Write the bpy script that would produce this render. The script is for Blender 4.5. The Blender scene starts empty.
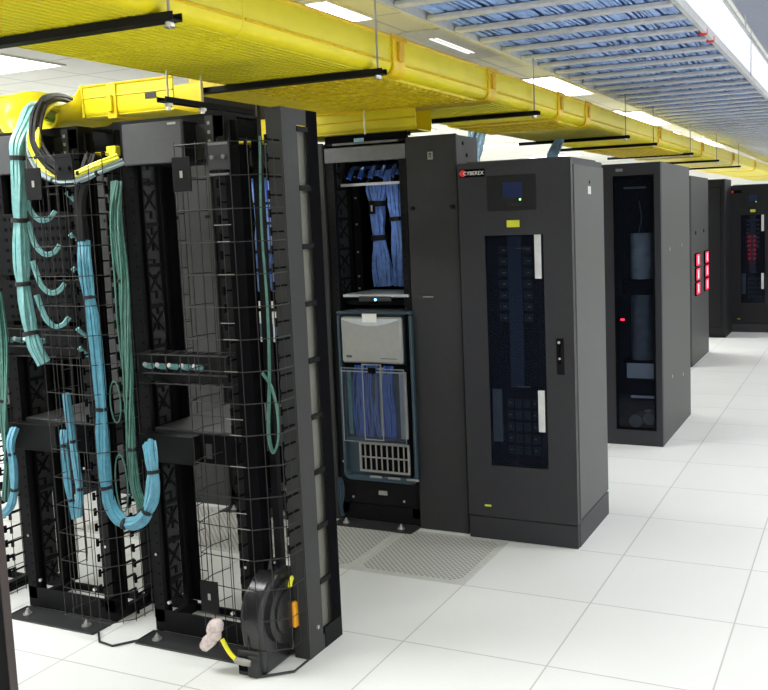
import bpy, math, random
from mathutils import Matrix, Vector
random.seed(7)
S = bpy.context.scene
COL = S.collection
PI = math.pi

# ------------------------------------------------------------------ materials
def mat(name, col, rough=0.5, metal=0.0, noise=0.06, scale=30.0, bump=0.0, emit=None, es=0.0, spec=0.5, alpha=None, trans=0.0, coat=0.0):
    m = bpy.data.materials.new(name); m.use_nodes = True
    nt = m.node_tree; b = nt.nodes['Principled BSDF']
    b.inputs['Roughness'].default_value = rough
    b.inputs['Metallic'].default_value = metal
    b.inputs['Specular IOR Level'].default_value = spec
    b.inputs['Coat Weight'].default_value = coat
    if trans: b.inputs['Transmission Weight'].default_value = trans
    if alpha is not None: b.inputs['Alpha'].default_value = alpha
    tc = nt.nodes.new('ShaderNodeTexCoord'); n = nt.nodes.new('ShaderNodeTexNoise')
    n.inputs['Scale'].default_value = scale; n.inputs['Detail'].default_value = 4
    nt.links.new(tc.outputs['Object'], n.inputs['Vector'])
    r = nt.nodes.new('ShaderNodeValToRGB')
    c = Vector(col[:3])
    lo = c * (1 - noise); hi = c * (1 + noise)
    r.color_ramp.elements[0].position = 0.3; r.color_ramp.elements[1].position = 0.7
    r.color_ramp.elements[0].color = (*lo, 1); r.color_ramp.elements[1].color = (*hi, 1)
    nt.links.new(n.outputs['Fac'], r.inputs['Fac']); nt.links.new(r.outputs['Color'], b.inputs['Base Color'])
    if bump:
        bp = nt.nodes.new('ShaderNodeBump'); bp.inputs['Strength'].default_value = bump; bp.inputs['Distance'].default_value = 0.01
        nt.links.new(n.outputs['Fac'], bp.inputs['Height']); nt.links.new(bp.outputs['Normal'], b.inputs['Normal'])
    if emit:
        b.inputs['Emission Color'].default_value = (*emit, 1); b.inputs['Emission Strength'].default_value = es
    return m

M = dict(
    black=mat('black_powder_coat', (.007, .007, .008), .5, spec=.11),
    black2=mat('black_matte_steel', (.004, .004, .005), .8, spec=.03),
    rackgrey=mat('charcoal_steel', (.030, .031, .032), .45, spec=.3),
    midgrey=mat('mid_grey_steel', (.13, .135, .145), .4),
    upsdark=mat('ups_door_charcoal', (.026, .026, .031), .5, spec=.35, noise=.12, scale=180),
    upsside=mat('ups_side_lit_grey', (.066, .071, .069), .5, spec=.35, noise=.07, scale=160),  # sides paler than the door: aisle light put into the colour
    box=mat('box_front_grey', (.050, .052, .055), .4, spec=.3),
    beige=mat('dull_beige_panel', (.16, .16, .135), .6),
    wire=mat('black_wire', (.014, .013, .012), .38, spec=.4),
    steel=mat('zinc_steel', (.62, .62, .60), .3, metal=.8),
    whiteplas=mat('white_plastic', (.75, .75, .72), .4),
    paper=mat('white_label_paper', (.62, .63, .62), .7),
    yellab=mat('yellow_label_paper', (.60, .62, .03), .6),
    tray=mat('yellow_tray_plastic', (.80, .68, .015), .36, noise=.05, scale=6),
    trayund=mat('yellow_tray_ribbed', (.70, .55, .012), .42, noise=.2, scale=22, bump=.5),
    orangeclip=mat('amber_latch', (.72, .42, .01), .4),
    traycoup=mat('deep_yellow_coupling', (.80, .55, .008), .38, noise=.08, scale=20),
    aqua=mat('aqua_cable_jacket', (.20, .44, .45), .45, noise=.15, scale=40),
    aqua2=mat('sky_blue_cable_jacket', (.11, .33, .45), .42, noise=.15, scale=40),
    green=mat('sea_green_cable_jacket', (.06, .17, .14), .5, noise=.2, scale=40),
    blue=mat('blue_cable_jacket', (.022, .085, .36), .42, noise=.25, scale=40),
    bluelt=mat('light_blue_cable_jacket', (.15, .30, .68), .45, noise=.25, scale=25),
    yel=mat('yellow_cable_jacket', (.85, .80, .02), .4, noise=.1),
    grey=mat('grey_cable_jacket', (.25, .33, .35), .5, noise=.1),
    blk=mat('black_cable_jacket', (.014, .014, .016), .6, spec=.2),
    tie=mat('black_hook_and_loop', (.012, .012, .014), .8),
    ladder=mat('galvanised_ladder', (.62, .63, .66), .5, metal=.0, noise=.08),
    chassis=mat('slate_blue_frame', (.040, .070, .095), .3, spec=.3),
    face=mat('warm_grey_faceplate', (.30, .30, .285), .4, noise=.04),
    vent=mat('pale_metal_grille', (.30, .29, .265), .4),
    silver=mat('silver_top', (.50, .54, .57), .3, metal=.2),
    hole=mat('black_recess', (.003, .003, .004), .8, spec=.05),
    glassdark=mat('dark_smoked_window', (.012, .014, .020), .08, spec=.8),
    screen=mat('blue_screen', (.008, .016, .06), .3, spec=.3, emit=(.02, .04, .16), es=.06),
    ledb=mat('blue_led', (.1, .3, 1), .3, emit=(.15, .35, 1.), es=12),
    ledg=mat('green_led', (.3, 1, .3), .3, emit=(.5, 1, .4), es=2.5),
    ledr=mat('red_led', (.8, .02, .08), .3, emit=(1., .03, .09), es=1.3),
    ledcore=mat('red_led_core', (1, .6, .6), .3, emit=(1., .45, .5), es=1.6),
    leddim=mat('red_led_dim', (.3, .02, .03), .3, emit=(1., .05, .06), es=.35),
    orange=mat('orange_plastic', (.85, .36, .01), .35),
    red=mat('red_plastic', (.7, .04, .04), .4),
    bag=mat('clear_pinkish_plastic', (.80, .68, .66), .25, noise=.2, scale=60, alpha=.75),
    reel=mat('glossy_black_plastic', (.018, .018, .02), .24, noise=.2, scale=12),
    breaker=mat('grey_breaker', (.040, .045, .060), .4),
    panelblue=mat('blue_grey_panel', (.055, .065, .115), .4),
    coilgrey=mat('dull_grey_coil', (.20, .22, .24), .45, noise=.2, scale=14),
    paleblue=mat('pale_blue_cables', (.30, .50, .68), .5, noise=.3, scale=20),
    bluelit=mat('lit_blue_jacket', (.20, .38, .95), .45, noise=.3, scale=30),  # blue raised to stand in for light inside the racks
    bluehaze=mat('haze_lifted_blue_jacket', (.30, .45, .78), .5, noise=.25, scale=16),  # overhead haze mixed into the jacket blue
    dimgrey=mat('dim_ceiling_grey', (.33, .35, .42), .6),  # grey of the dim ceiling, put on an added slab
    recess=mat('cabinet_interior', (.024, .026, .036), .6, spec=.1),
    midside=mat('charcoal_side_lit', (.046, .049, .049), .5, spec=.3, noise=.07, scale=120),  # rear cabinet sides, light from the aisle put into the colour
    fardark=mat('near_black_door', (.011, .011, .013), .5, spec=.25),
    tubeglow=mat('dim_tube', (.9, .9, .9), .4, emit=(1, 1, 1), es=1.1),
    ceilw=mat('glowing_duct_white', (.85, .85, .85), .5, emit=(.95, .97, 1), es=.85),  # glow for the white duct, which is no lamp
    wall=mat('white_wall_paint', (.80, .80, .79), .8),
    glow=mat('lit_diffuser', (1, 1, 1), .5, emit=(1, .99, .97), es=9),
)

def glass_mat(name, tint, mixfac):
    m = bpy.data.materials.new(name); m.use_nodes = True; nt = m.node_tree
    b = nt.nodes['Principled BSDF']; out = nt.nodes['Material Output']
    b.inputs['Base Color'].default_value = (*tint, 1); b.inputs['Roughness'].default_value = .06
    t = nt.nodes.new('ShaderNodeBsdfTransparent'); t.inputs['Color'].default_value = (.8, .85, .92, 1)
    mx = nt.nodes.new('ShaderNodeMixShader'); mx.inputs[0].default_value = mixfac
    nt.links.new(t.outputs[0], mx.inputs[1]); nt.links.new(b.outputs[0], mx.inputs[2]); nt.links.new(mx.outputs[0], out.inputs['Surface'])
    return m
M['clear'] = glass_mat('clear_acrylic', (.16, .19, .24), .13)
M['smoke'] = glass_mat('smoked_glass', (.010, .012, .018), .30)

def grid_mat(name, base, line, tile, width, noise, rough, offx=0, offy=0, spec=.5, perf=False, bump=True):
    """square tile grid in object (= world) coordinates"""
    m = bpy.data.materials.new(name); m.use_nodes = True; nt = m.node_tree; N = nt.nodes; L = nt.links
    b = N['Principled BSDF']; b.inputs['Roughness'].default_value = rough; b.inputs['Specular IOR Level'].default_value = spec
    tc = N.new('ShaderNodeTexCoord'); sep = N.new('ShaderNodeSeparateXYZ'); L.new(tc.outputs['Object'], sep.inputs[0])
    def math_(op, a, bv=None, c=None):
        n = N.new('ShaderNodeMath'); n.operation = op
        for k, v in enumerate((a, bv, c)):
            if v is None: continue
            if isinstance(v, (int, float)): n.inputs[k].default_value = v
            else: L.new(v, n.inputs[k])
        return n.outputs[0]
    def edge(o, off):
        f = math_('FRACT', math_('ADD', math_('DIVIDE', o, tile), off + 100))
        d = math_('ABSOLUTE', math_('SUBTRACT', f, .5))
        return math_('GREATER_THAN', d, .5 - width / tile / 2)
    e = math_('MAXIMUM', edge(sep.outputs[0], offx), edge(sep.outputs[1], offy))
    cell = N.new('ShaderNodeVectorMath'); cell.operation = 'SCALE'; cell.inputs['Scale'].default_value = 1 / tile; L.new(tc.outputs['Object'], cell.inputs[0])
    fl = N.new('ShaderNodeVectorMath'); fl.operation = 'FLOOR'; L.new(cell.outputs[0], fl.inputs[0])
    wn = N.new('ShaderNodeTexWhiteNoise'); wn.noise_dimensions = '2D'; L.new(fl.outputs[0], wn.inputs[0])
    n1 = N.new('ShaderNodeTexNoise'); n1.inputs['Scale'].default_value = 2.2; n1.inputs['Detail'].default_value = 5; L.new(tc.outputs['Object'], n1.inputs['Vector'])
    n2 = N.new('ShaderNodeTexNoise'); n2.inputs['Scale'].default_value = 90; L.new(tc.outputs['Object'], n2.inputs['Vector'])
    v = math_('ADD', math_('MULTIPLY', n1.outputs['Fac'], noise), math_('MULTIPLY', wn.outputs[0], noise * .5))
    v = math_('ADD', v, math_('MULTIPLY', n2.outputs['Fac'], noise * .7))
    v = math_('ADD', v, 1 - noise * 1.1)
    mc = N.new('ShaderNodeMix'); mc.data_type = 'RGBA'; L.new(e, mc.inputs[0]); mc.inputs[6].default_value = (*base, 1); mc.inputs[7].default_value = (*line, 1)
    sc = N.new('ShaderNodeVectorMath'); sc.operation = 'SCALE'; L.new(mc.outputs[2], sc.inputs[0]); L.new(v, sc.inputs['Scale'])
    L.new(sc.outputs[0], b.inputs['Base Color'])
    return m
TILE = .61
M['floor'] = grid_mat('raised_floor_tiles', (.82, .83, .815), (.53, .53, .51), TILE, .006, .07, .38)
M['ceiling'] = grid_mat('ceiling_tiles', (.78, .77, .70), (.55, .55, .50), TILE, .022, .05, .9, offx=.05, offy=.4)

def perf_mat():
    m = bpy.data.materials.new('perforated_tile'); m.use_nodes = True; nt = m.node_tree; N = nt.nodes; L = nt.links
    b = N['Principled BSDF']; b.inputs['Roughness'].default_value = .45
    tc = N.new('ShaderNodeTexCoord')
    mp = N.new('ShaderNodeMapping'); mp.inputs['Rotation'].default_value = (0, 0, PI / 4); L.new(tc.outputs['Object'], mp.inputs[0])
    sc = N.new('ShaderNodeVectorMath'); sc.operation = 'SCALE'; sc.inputs['Scale'].default_value = 1 / .021; L.new(mp.outputs[0], sc.inputs[0])
    fr = N.new('ShaderNodeVectorMath'); fr.operation = 'FRACTION'; L.new(sc.outputs[0], fr.inputs[0])
    sb = N.new('ShaderNodeVectorMath'); sb.operation = 'SUBTRACT'; sb.inputs[1].default_value = (.5, .5, .5); L.new(fr.outputs[0], sb.inputs[0])
    mu = N.new('ShaderNodeVectorMath'); mu.operation = 'MULTIPLY'; mu.inputs[1].default_value = (1, 1, 0); L.new(sb.outputs[0], mu.inputs[0])
    ln = N.new('ShaderNodeVectorMath'); ln.operation = 'LENGTH'; L.new(mu.outputs[0], ln.inputs[0])
    gt = N.new('ShaderNodeMath'); gt.operation = 'LESS_THAN'; gt.inputs[1].default_value = .36; L.new(ln.outputs['Value'], gt.inputs[0])
    mc = N.new('ShaderNodeMix'); mc.data_type = 'RGBA'; L.new(gt.outputs[0], mc.inputs[0])
    mc.inputs[6].default_value = (.62, .62, .59, 1); mc.inputs[7].default_value = (.28, .28, .27, 1)
    L.new(mc.outputs[2], b.inputs['Base Color'])
    return m
M['perf'] = perf_mat()

def ribbed_mat(name, col, axis, pitch, depth):
    """fine straight ribs along one axis"""
    m = mat(name, col, .4, noise=.08, scale=5); nt = m.node_tree; N = nt.nodes; L = nt.links
    b = N['Principled BSDF']; tc = N.new('ShaderNodeTexCoord'); w = N.new('ShaderNodeTexWave')
    w.bands_direction = axis; w.inputs['Scale'].default_value = 1 / pitch / 3.2; L.new(tc.outputs['Object'], w.inputs['Vector'])
    bp = N.new('ShaderNodeBump'); bp.inputs['Strength'].default_value = depth; bp.inputs['Distance'].default_value = .004
    L.new(w.outputs['Fac'], bp.inputs['Height']); L.new(bp.outputs['Normal'], b.inputs['Normal'])
    return m
M['traybottom'] = ribbed_mat('yellow_tray_shaded_ribs', (.66, .60, .02), 'X', .03, .5)  # shade under the tray put into a duller yellow

# ------------------------------------------------------------------ mesh builder
class MB:
    def __init__(s): s.v = []; s.f = []
    def box(s, x0, x1, y0, y1, z0, z1):
        i = len(s.v)
        s.v += [(x0,y0,z0),(x1,y0,z0),(x1,y1,z0),(x0,y1,z0),(x0,y0,z1),(x1,y0,z1),(x1,y1,z1),(x0,y1,z1)]
        s.f += [(i,i+3,i+2,i+1),(i+4,i+5,i+6,i+7),(i,i+1,i+5,i+4),(i+1,i+2,i+6,i+5),(i+2,i+3,i+7,i+6),(i+3,i,i+4,i+7)]
        return s
    def bbox(s, x0, x1, y0, y1, z0, z1, b=.004):
        """box with chamfered edges"""
        i = len(s.v)
        X, Y, Z = (x0, x1), (y0, y1), (z0, z1); idx = {}
        for a in (0, 1):
            for c in (0, 1):
                for d in (0, 1):
                    sx, sy, sz = (1, -1)[a], (1, -1)[c], (1, -1)[d]
                    for k, p in enumerate(((X[a], Y[c]+sy*b, Z[d]+sz*b), (X[a]+sx*b, Y[c], Z[d]+sz*b), (X[a]+sx*b, Y[c]+sy*b, Z[d]))):
                        idx[a, c, d, k] = len(s.v); s.v.append(p)
        g = lambda *q: tuple(idx[t] for t in q)
        for a in (0, 1):
            q = g((a,0,0,0),(a,1,0,0),(a,1,1,0),(a,0,1,0)); s.f.append(q if a else q[::-1])
            q = g((0,a,0,1),(1,a,0,1),(1,a,1,1),(0,a,1,1)); s.f.append(q[::-1] if a else q)
            q = g((0,0,a,2),(1,0,a,2),(1,1,a,2),(0,1,a,2)); s.f.append(q if a else q[::-1])
        for c in (0, 1):
            for d in (0, 1):
                s.f.append(g((0,c,d,1),(1,c,d,1),(1,c,d,2),(0,c,d,2)))
                s.f.append(g((c,0,d,0),(c,1,d,0),(c,1,d,2),(c,0,d,2)))
                s.f.append(g((c,d,0,0),(c,d,1,0),(c,d,1,1),(c,d,0,1)))
        for a in (0, 1):
            for c in (0, 1):
                for d in (0, 1): s.f.append(g((a,c,d,0),(a,c,d,1),(a,c,d,2)))
        return s
    def tube(s, pts, r, n=6, closed=False, cap=True):
        pts = [Vector(p) for p in pts]; m = len(pts); rr = r if isinstance(r, (list, tuple)) else [r]*m
        i0 = len(s.v); up = None
        for k, p in enumerate(pts):
            if closed: t = pts[(k+1) % m] - pts[k-1]
            else: t = pts[min(k+1, m-1)] - pts[max(k-1, 0)]
            if t.length < 1e-9: t = Vector((0, 0, 1))
            t.normalize()
            if up is None:
                up = Vector((0, 0, 1)) if abs(t.z) < .9 else Vector((1, 0, 0))
            a = up - t * up.dot(t)
            if a.length < 1e-4: a = t.orthogonal()
            a.normalize(); b = t.cross(a); up = a
            for j in range(n):
                an = 2*PI*(j+.5)/n
                s.v.append(tuple(p + a*(math.cos(an)*rr[k]) + b*(math.sin(an)*rr[k])))
        for k in range(m if closed else m-1):
            for j in range(n):
                a0 = i0 + k*n; b0 = i0 + ((k+1) % m)*n
                s.f.append((a0+j, a0+(j+1) % n, b0+(j+1) % n, b0+j))
        if cap and not closed:
            s.f.append(tuple(i0+j for j in range(n))[::-1]); s.f.append(tuple(i0+(m-1)*n+j for j in range(n)))
        return s
    def cyl(s, a, b, r, n=16, r2=None):
        return s.tube([a, b], [r, r if r2 is None else r2], n)
    def prism(s, poly, axis, a, b):
        """extrude 2d polygon (the two other axes in order) along axis from a to b"""
        i = len(s.v); n = len(poly)
        def P(p, t):
            return {'x': (t, p[0], p[1]), 'y': (p[0], t, p[1]), 'z': (p[0], p[1], t)}[axis]
        s.v += [P(p, a) for p in poly] + [P(p, b) for p in poly]
        s.f.append(tuple(range(i, i+n))[::-1]); s.f.append(tuple(range(i+n, i+2*n)))
        for k in range(n): s.f.append((i+k, i+(k+1) % n, i+n+(k+1) % n, i+n+k))
        return s
    def strip(s, prof, axis, a, b):
        """open sheet from a 2d line extruded along axis"""
        i = len(s.v); n = len(prof)
        def P(p, t): return {'x': (t, p[0], p[1]), 'y': (p[0], t, p[1]), 'z': (p[0], p[1], t)}[axis]
        s.v += [P(p, a) for p in prof] + [P(p, b) for p in prof]
        for k in range(n-1): s.f.append((i+k, i+k+1, i+n+k+1, i+n+k))
        return s
    def frame(s, x0, x1, y0, y1, z0, z1, w):
        """picture frame in the xz plane"""
        s.box(x0, x0+w, y0, y1, z0, z1); s.box(x1-w, x1, y0, y1, z0, z1)
        s.box(x0+w, x1-w, y0, y1, z0, z0+w); s.box(x0+w, x1-w, y0, y1, z1-w, z1); return s
    def build(s, name, m, parent=None, smooth=False, loc=None):
        me = bpy.data.meshes.new(name)
        off = Vector((0, 0, 0))
        if parent is not None:
            q = parent
            while q is not None: off += q.location; q = q.parent
        elif loc is not None: off = Vector(loc)
        me.from_pydata([tuple(Vector(p) - off) for p in s.v], [], s.f); me.update()
        import bmesh
        bm = bmesh.new(); bm.from_mesh(me); bmesh.ops.recalc_face_normals(bm, faces=bm.faces); bm.to_mesh(me); bm.free()
        me.materials.append(m if not isinstance(m, str) else M[m])
        if smooth:
            for p in me.polygons: p.use_smooth = True
            try: me.set_sharp_from_angle(angle=math.radians(40))
            except Exception: pass
        o = bpy.data.objects.new(name, me); COL.objects.link(o)
        if parent is not None: o.parent = parent
        elif loc is not None: o.location = loc
        return o

def tag(o, label, cat, group=None, kind=None):
    if label: o['label'] = label
    if cat: o['category'] = cat
    if group: o['group'] = group
    if kind: o['kind'] = kind
    return o
def thing(name, label, cat, loc, group=None):
    o = bpy.data.objects.new(name, None); COL.objects.link(o); o.location = loc; o.empty_display_size = .1
    return tag(o, label, cat, group)
def copy_tree(o, parent=None):
    c = o.copy(); COL.objects.link(c); c.parent = parent
    for ch in list(o.children): copy_tree(ch, c)
    return c
def struct(name, mb, m):
    o = mb.build(name, m); o['kind'] = 'structure'; return o
def text(txt, size, name, m, parent, origin, facing='-y', extrude=.0006, align='LEFT'):
    cu = bpy.data.curves.new('lettering', 'FONT'); cu.body = txt; cu.size = size; cu.extrude = extrude; cu.align_x = align
    t = bpy.data.objects.new('lettering', cu); COL.objects.link(t)
    bpy.context.view_layer.update()
    me = bpy.data.meshes.new_from_object(t.evaluated_get(bpy.context.evaluated_depsgraph_get()))
    bpy.data.objects.remove(t)
    R = Matrix.Rotation(PI/2, 4, 'X') if facing == '-y' else Matrix.Rotation(PI/2, 4, 'Z') @ Matrix.Rotation(PI/2, 4, 'X')
    off = Vector((0, 0, 0)); q = parent
    while q is not None: off += q.location; q = q.parent
    me.transform(Matrix.Translation(Vector(origin) - off) @ R)
    me.materials.clear(); me.materials.append(M[m])
    o = bpy.data.objects.new(name, me); COL.objects.link(o); o.parent = parent; return o

def smooth_path(pts, n=6):
    """Catmull-Rom through the points"""
    P = [Vector(p) for p in pts]; out = []
    for i in range(len(P)-1):
        p0 = P[i-1] if i else P[i]*2-P[i+1]; p1, p2 = P[i], P[i+1]; p3 = P[i+2] if i+2 < len(P) else P[i+1]*2-P[i]
        for k in range(n):
            t = k/n
            out.append(.5*((2*p1)+(p2-p0)*t+(2*p0-5*p1+4*p2-p3)*t*t+(3*p1-p0-3*p2+p3)*t**3))
    out.append(P[-1]); return out
def frames(path):
    up = None; out = []
    for k, p in enumerate(path):
        t = (path[min(k+1, len(path)-1)] - path[max(k-1, 0)]).normalized()
        if up is None: up = Vector((0, 1, 0)) if abs(t.y) < .8 else Vector((1, 0, 0))
        a = (up - t*up.dot(t)).normalized(); b = t.cross(a); up = a; out.append((p, a, b, t))
    return out
def bundle(name, label, cat, pts, R, ns, r, m, ties=(), group=None, flat=1.0, jitter=.25, n=5, tie_m='tie', seed=0, part='strands', pinch=None, loose=0):
    """a bundle of strands along a path with wrapped ties"""
    rnd = random.Random(seed)
    path = smooth_path(pts); fr = frames(path)
    root = thing(name, label, cat, tuple(min(path, key=lambda p: p.z)), group)
    mb = MB(); L = len(path)
    tk = [int(round(t*(L-1))) for t in ties]
    for s in range(ns):
        rad = R*math.sqrt((s+.5)/ns); an = s*2.39996; ph = rnd.uniform(0, 6.28); q = []
        for k, (p, a, b, t) in enumerate(fr):
            f = 1.0
            if tk:
                d = min(abs(k-j) for j in tk); f = .72 + .28*min(1, d/3)
            w = rad*f*(1+jitter*.5*math.sin(k*.35+ph)); aa = an + k*.03 + jitter*.4*math.sin(k*.21+ph*2)
            q.append(p + a*(math.cos(aa)*w*flat) + b*(math.sin(aa)*w))
        mb.tube(q, r, n)
    for s in range(loose):
        ph = rnd.uniform(0, 6.28); q = []
        amp = R*rnd.uniform(.9, 2.2)
        for k, (p, a, b, t) in enumerate(fr):
            q.append(p + a*(math.cos(ph+k*.12)*amp*.5) + b*(math.sin(ph+k*.1)*amp))
        mb.tube(q, r*.8, 4)
    mb.build(part, m, root, smooth=True)
    for j in tk:
        p, a, b, t = fr[j]; h = max(.011, R*.5)
        tb = MB(); ring = []
        for k in range(2):
            pass
        tb.tube([p - t*h*.6, p - t*h*.58, p + t*h*.58, p + t*h*.6], [R*.7, R*1.02, R*1.02, R*.7], 12)
        tb.build('velcro_tie', tie_m, root, smooth=True)
    return root

# ================================================================== ROOM
struct('floor', MB().box(-12, 5, -6, 20, -.05, 0), 'floor')
struct('ceiling', MB().box(-12, 5, -6, 20, 3.0, 3.05), 'ceiling')
struct('wall_back', MB().box(-12, 5, 20, 20.1, 0, 3.0), 'wall')
struct('wall_left', MB().box(-12.1, -12, -6, 20, 0, 3.0), 'wall')
struct('wall_right', MB().box(5, 5.1, -6, 20, 0, 3.0), 'wall')
struct('wall_front', MB().box(-12, 5, -6.1, -6, 0, 3.0), 'wall')
struct('baseboard_back', MB().box(-12, 5, 19.985, 20, 0, .10), 'rackgrey')

# perforated floor tiles in the cold aisle
for i, lab in ((-1, 'grey perforated floor tile in front of the grey panel, nearest the aisle'),
               (-2, 'grey perforated floor tile in front of the blade chassis rack'),
               (-3, 'grey perforated floor tile seen through the open rack with the cable reel'),
               (-4, 'grey perforated floor tile farthest left, behind the open rack')):
    x0, y0 = i*TILE, TILE
    t = thing('perforated_floor_tile', lab, 'floor tile', (x0+.305, y0+.305, 0), 'perforated tiles along the cold aisle')
    MB().box(x0+.004, x0+.606, y0+.004, y0+.606, 0, .002).build('tile_rim', mat('pale_tile_rim', (.60, .60, .57), .5), t)
    mb = MB(); c = .03; a, b, c0, d = x0+.035, x0+.575, y0+.035, y0+.575
    mb.prism([(a+c, c0), (b-c, c0), (b, c0+c), (b, d-c), (b-c, d), (a+c, d), (a, d-c), (a, c0+c)], 'z', .002, .0035)
    mb.build('perforated_field', 'perf', t)

# ================================================================== OPEN RACKS
def rack(x0, x1, yf, yb, label, group, bar='black', h=2.13, seenthrough=True):
    t = thing('open_frame_rack', label, 'rack', ((x0+x1)/2, (yf+yb)/2, 0), group)
    # base angles with a flat flange bolted to the floor
    for side, y, s in (('front', yf, -1), ('rear', yb, 1)):
        mb = MB()
        ya, yb2 = sorted((y, y+s*.13))
        if side == 'front':
            mb.box(x0, x1, y, y+.007, .007, .10); b = mb.build('base_angle', 'black', t)
            MB().bbox(x0, x1, ya, yb2, 0.0, .007, .002).build('floor_flange', 'rackgrey', b)
        else:
            mb.box(x0, x1, y-.012, y, 0, .03); b = mb.build('base_angle', 'black', t); continue
        for x in ((x0+.07, x1-.09) if abs(x1+.53) > .001 else (x0+.07,)):
            MB().cyl((x, y+s*.075, .007), (x, y+s*.075, .012), .020, 14).cyl((x, y+s*.075, .012), (x, y+s*.075, .024), .011, 6).cyl((x, y+s*.075, .024), (x, y+s*.075, .034), .005, 8).build('anchor_bolt', 'steel', b, smooth=True)
    mb = MB().box(x0, x0+.03, yf+.007, yb-.007, 0.0, .045); mb.build('side_sill', 'black', t)
    mb = MB().box(x1-.03, x1, yf+.007, yb-.007, 0.0, .045); mb.build('side_sill', 'black', t)
    for X, s in ((x0, 1), (x1, -1)):
        # front channel
        w = .003; F = .052
        mb = MB()
        def bx(a, b, y0, y1, z0=.045, z1=h): mb.box(min(a, b), max(a, b), y0, y1, z0, z1)
        bx(X, X+s*F, yf, yf+.004); bx(X, X+s*w, yf+.004, yf+.082); bx(X+s*F, X+s*(F-w), yf+.004, yf+.02)
        bx(X, X+s*.02, yf+.080, yf+.083)
        # rear channel
        rd = .06 if s > 0 else .026
        bx(X, X+s*F, yb-.004, yb); bx(X, X+s*w, yb-rd, yb-.004); bx(X, X+s*.025, yb-rd-.003, yb-rd)
        # mounting holes as dark raised dots are in hole_strip
        u = mb.build('upright', 'black', t)
        hs = MB()
        z = .12
        while z < h-.05:
            hs.box(min(X+s*.034, X+s*.042), max(X+s*.034, X+s*.042), yf-.0012, yf, z, z+.008); z += .0445
        hs.build('mounting_holes', 'hole', u)
        # pass-through fingers between front and rear channel
        fg = MB().box(min(X, X+s*.005), max(X, X+s*.005), yf+.078, yf+.088, .08, h-.06); z = .10; a0 = yf+.083; a1 = yb-rd
        while z < h-.06:
            fg.box(min(X, X+s*.010), max(X, X+s*.010), a0, a0+.055, z, z+.007)
            fg.box(min(X, X+s*.010), max(X, X+s*.010), a0+.048, a0+.058, z-.026, z+.007)
            z += .0667
        fg.build('cable_fingers', 'black', u)
        if s > 0:
            bk = MB().box(X+.001, X+.004, a0+.01, a1-.008, .10, h-.04)
            bk.build('backing_strip', 'rackgrey', u)
            tb = MB().box(X+.004, X+.009, a0+.01, a0+.016, .1, h-.05); z = .18; k = 0
            while z < h-.1:
                tb.box(X+.004, X+.012, a0+.01, a1-.008, z, z+.016)
                tb.tube([(X+.007, a0+.015, z-.1), (X+.007, a1-.015, z-.02)], .005, 5)
                tb.tube([(X+.007, a1-.015, z-.1), (X+.007, a0+.015, z-.02)], .005, 5); z += .17
            tb.build('strip_braces', 'black', u)
        st = MB()
        for z in (.34, ):
            st.cyl((X+s*.026, yf-.002, z), (X+s*.026, yf, z), .006, 8)
        st.build('bolt', 'steel', u)
    for y0, y1 in ((yf, yf+.035), (yb-.035, yb)):
        MB().box(x0+.052, x1-.052, y0, y1, h-.012 if bar == 'black' else h-.03, h).box(x0+.004, x1-.004, y0, y0+.004, h-.09, h-.012).build('top_crossbar', bar, t)
    MB().box(x0+.004, x0+.05, yf+.036, yb-.036, h-.01, h).box(x1-.05, x1-.004, yf+.036, yb-.036, h-.01, h).build('top_tie', 'black', t)
    if yf > 1: MB().box(x0, x1, 1.99, 2.0, .0, h).box(x0, x0+.01, yb, 1.99, 0, h).box(x1-.01, x1, yb, 1.99, 0, h).box(x0, x1, yb, 2.0, h-.01, h+.0).build('rear_dark_shell', 'black2', t)  # black shell added to keep the second-row rack insides dark
    for x in (x0+.085, x1-.1):
        MB().cyl((x, yf-.0, .14), (x, yf-.010, .14), .007, 10).build('bolt', 'steel', t, smooth=True)
    return t

YF, YB = -.27, -.03
R1 = rack(-1.04, -.53, YF, YB, 'open black two post rack nearest the aisle, standing behind the cable reel', 'open racks of the front row')
R0 = rack(-1.78, -1.27, YF, YB, 'open black rack left of the long sky blue hanging cable loop', 'open racks of the front row')
Rm = rack(-2.53, -2.02, YF, YB, 'open black rack at the left edge of the photo, mostly cut off', 'open racks of the front row')
Y2F, Y2B = 1.28, 1.56
R2 = rack(-1.05, -.54, Y2F, Y2B, 'open rack of the second row holding the blade server chassis', 'open racks of the second row', bar='midgrey')
R3 = rack(-1.83, -1.32, Y2F, Y2B, 'second row open rack with blue cables, seen beside the slotted end post', 'open racks of the second row')
R4 = rack(-2.61, -2.10, Y2F, Y2B, 'open rack of the second row seen through the open rack nearest the aisle', 'open racks of the second row')
# light crossbar plate over the second row rack opening
MB().bbox(-1.046, -.544, Y2F-.012, Y2F-.002, 2.025, 2.105, .003).build('crossbar_plate', 'midgrey', R2)

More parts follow.
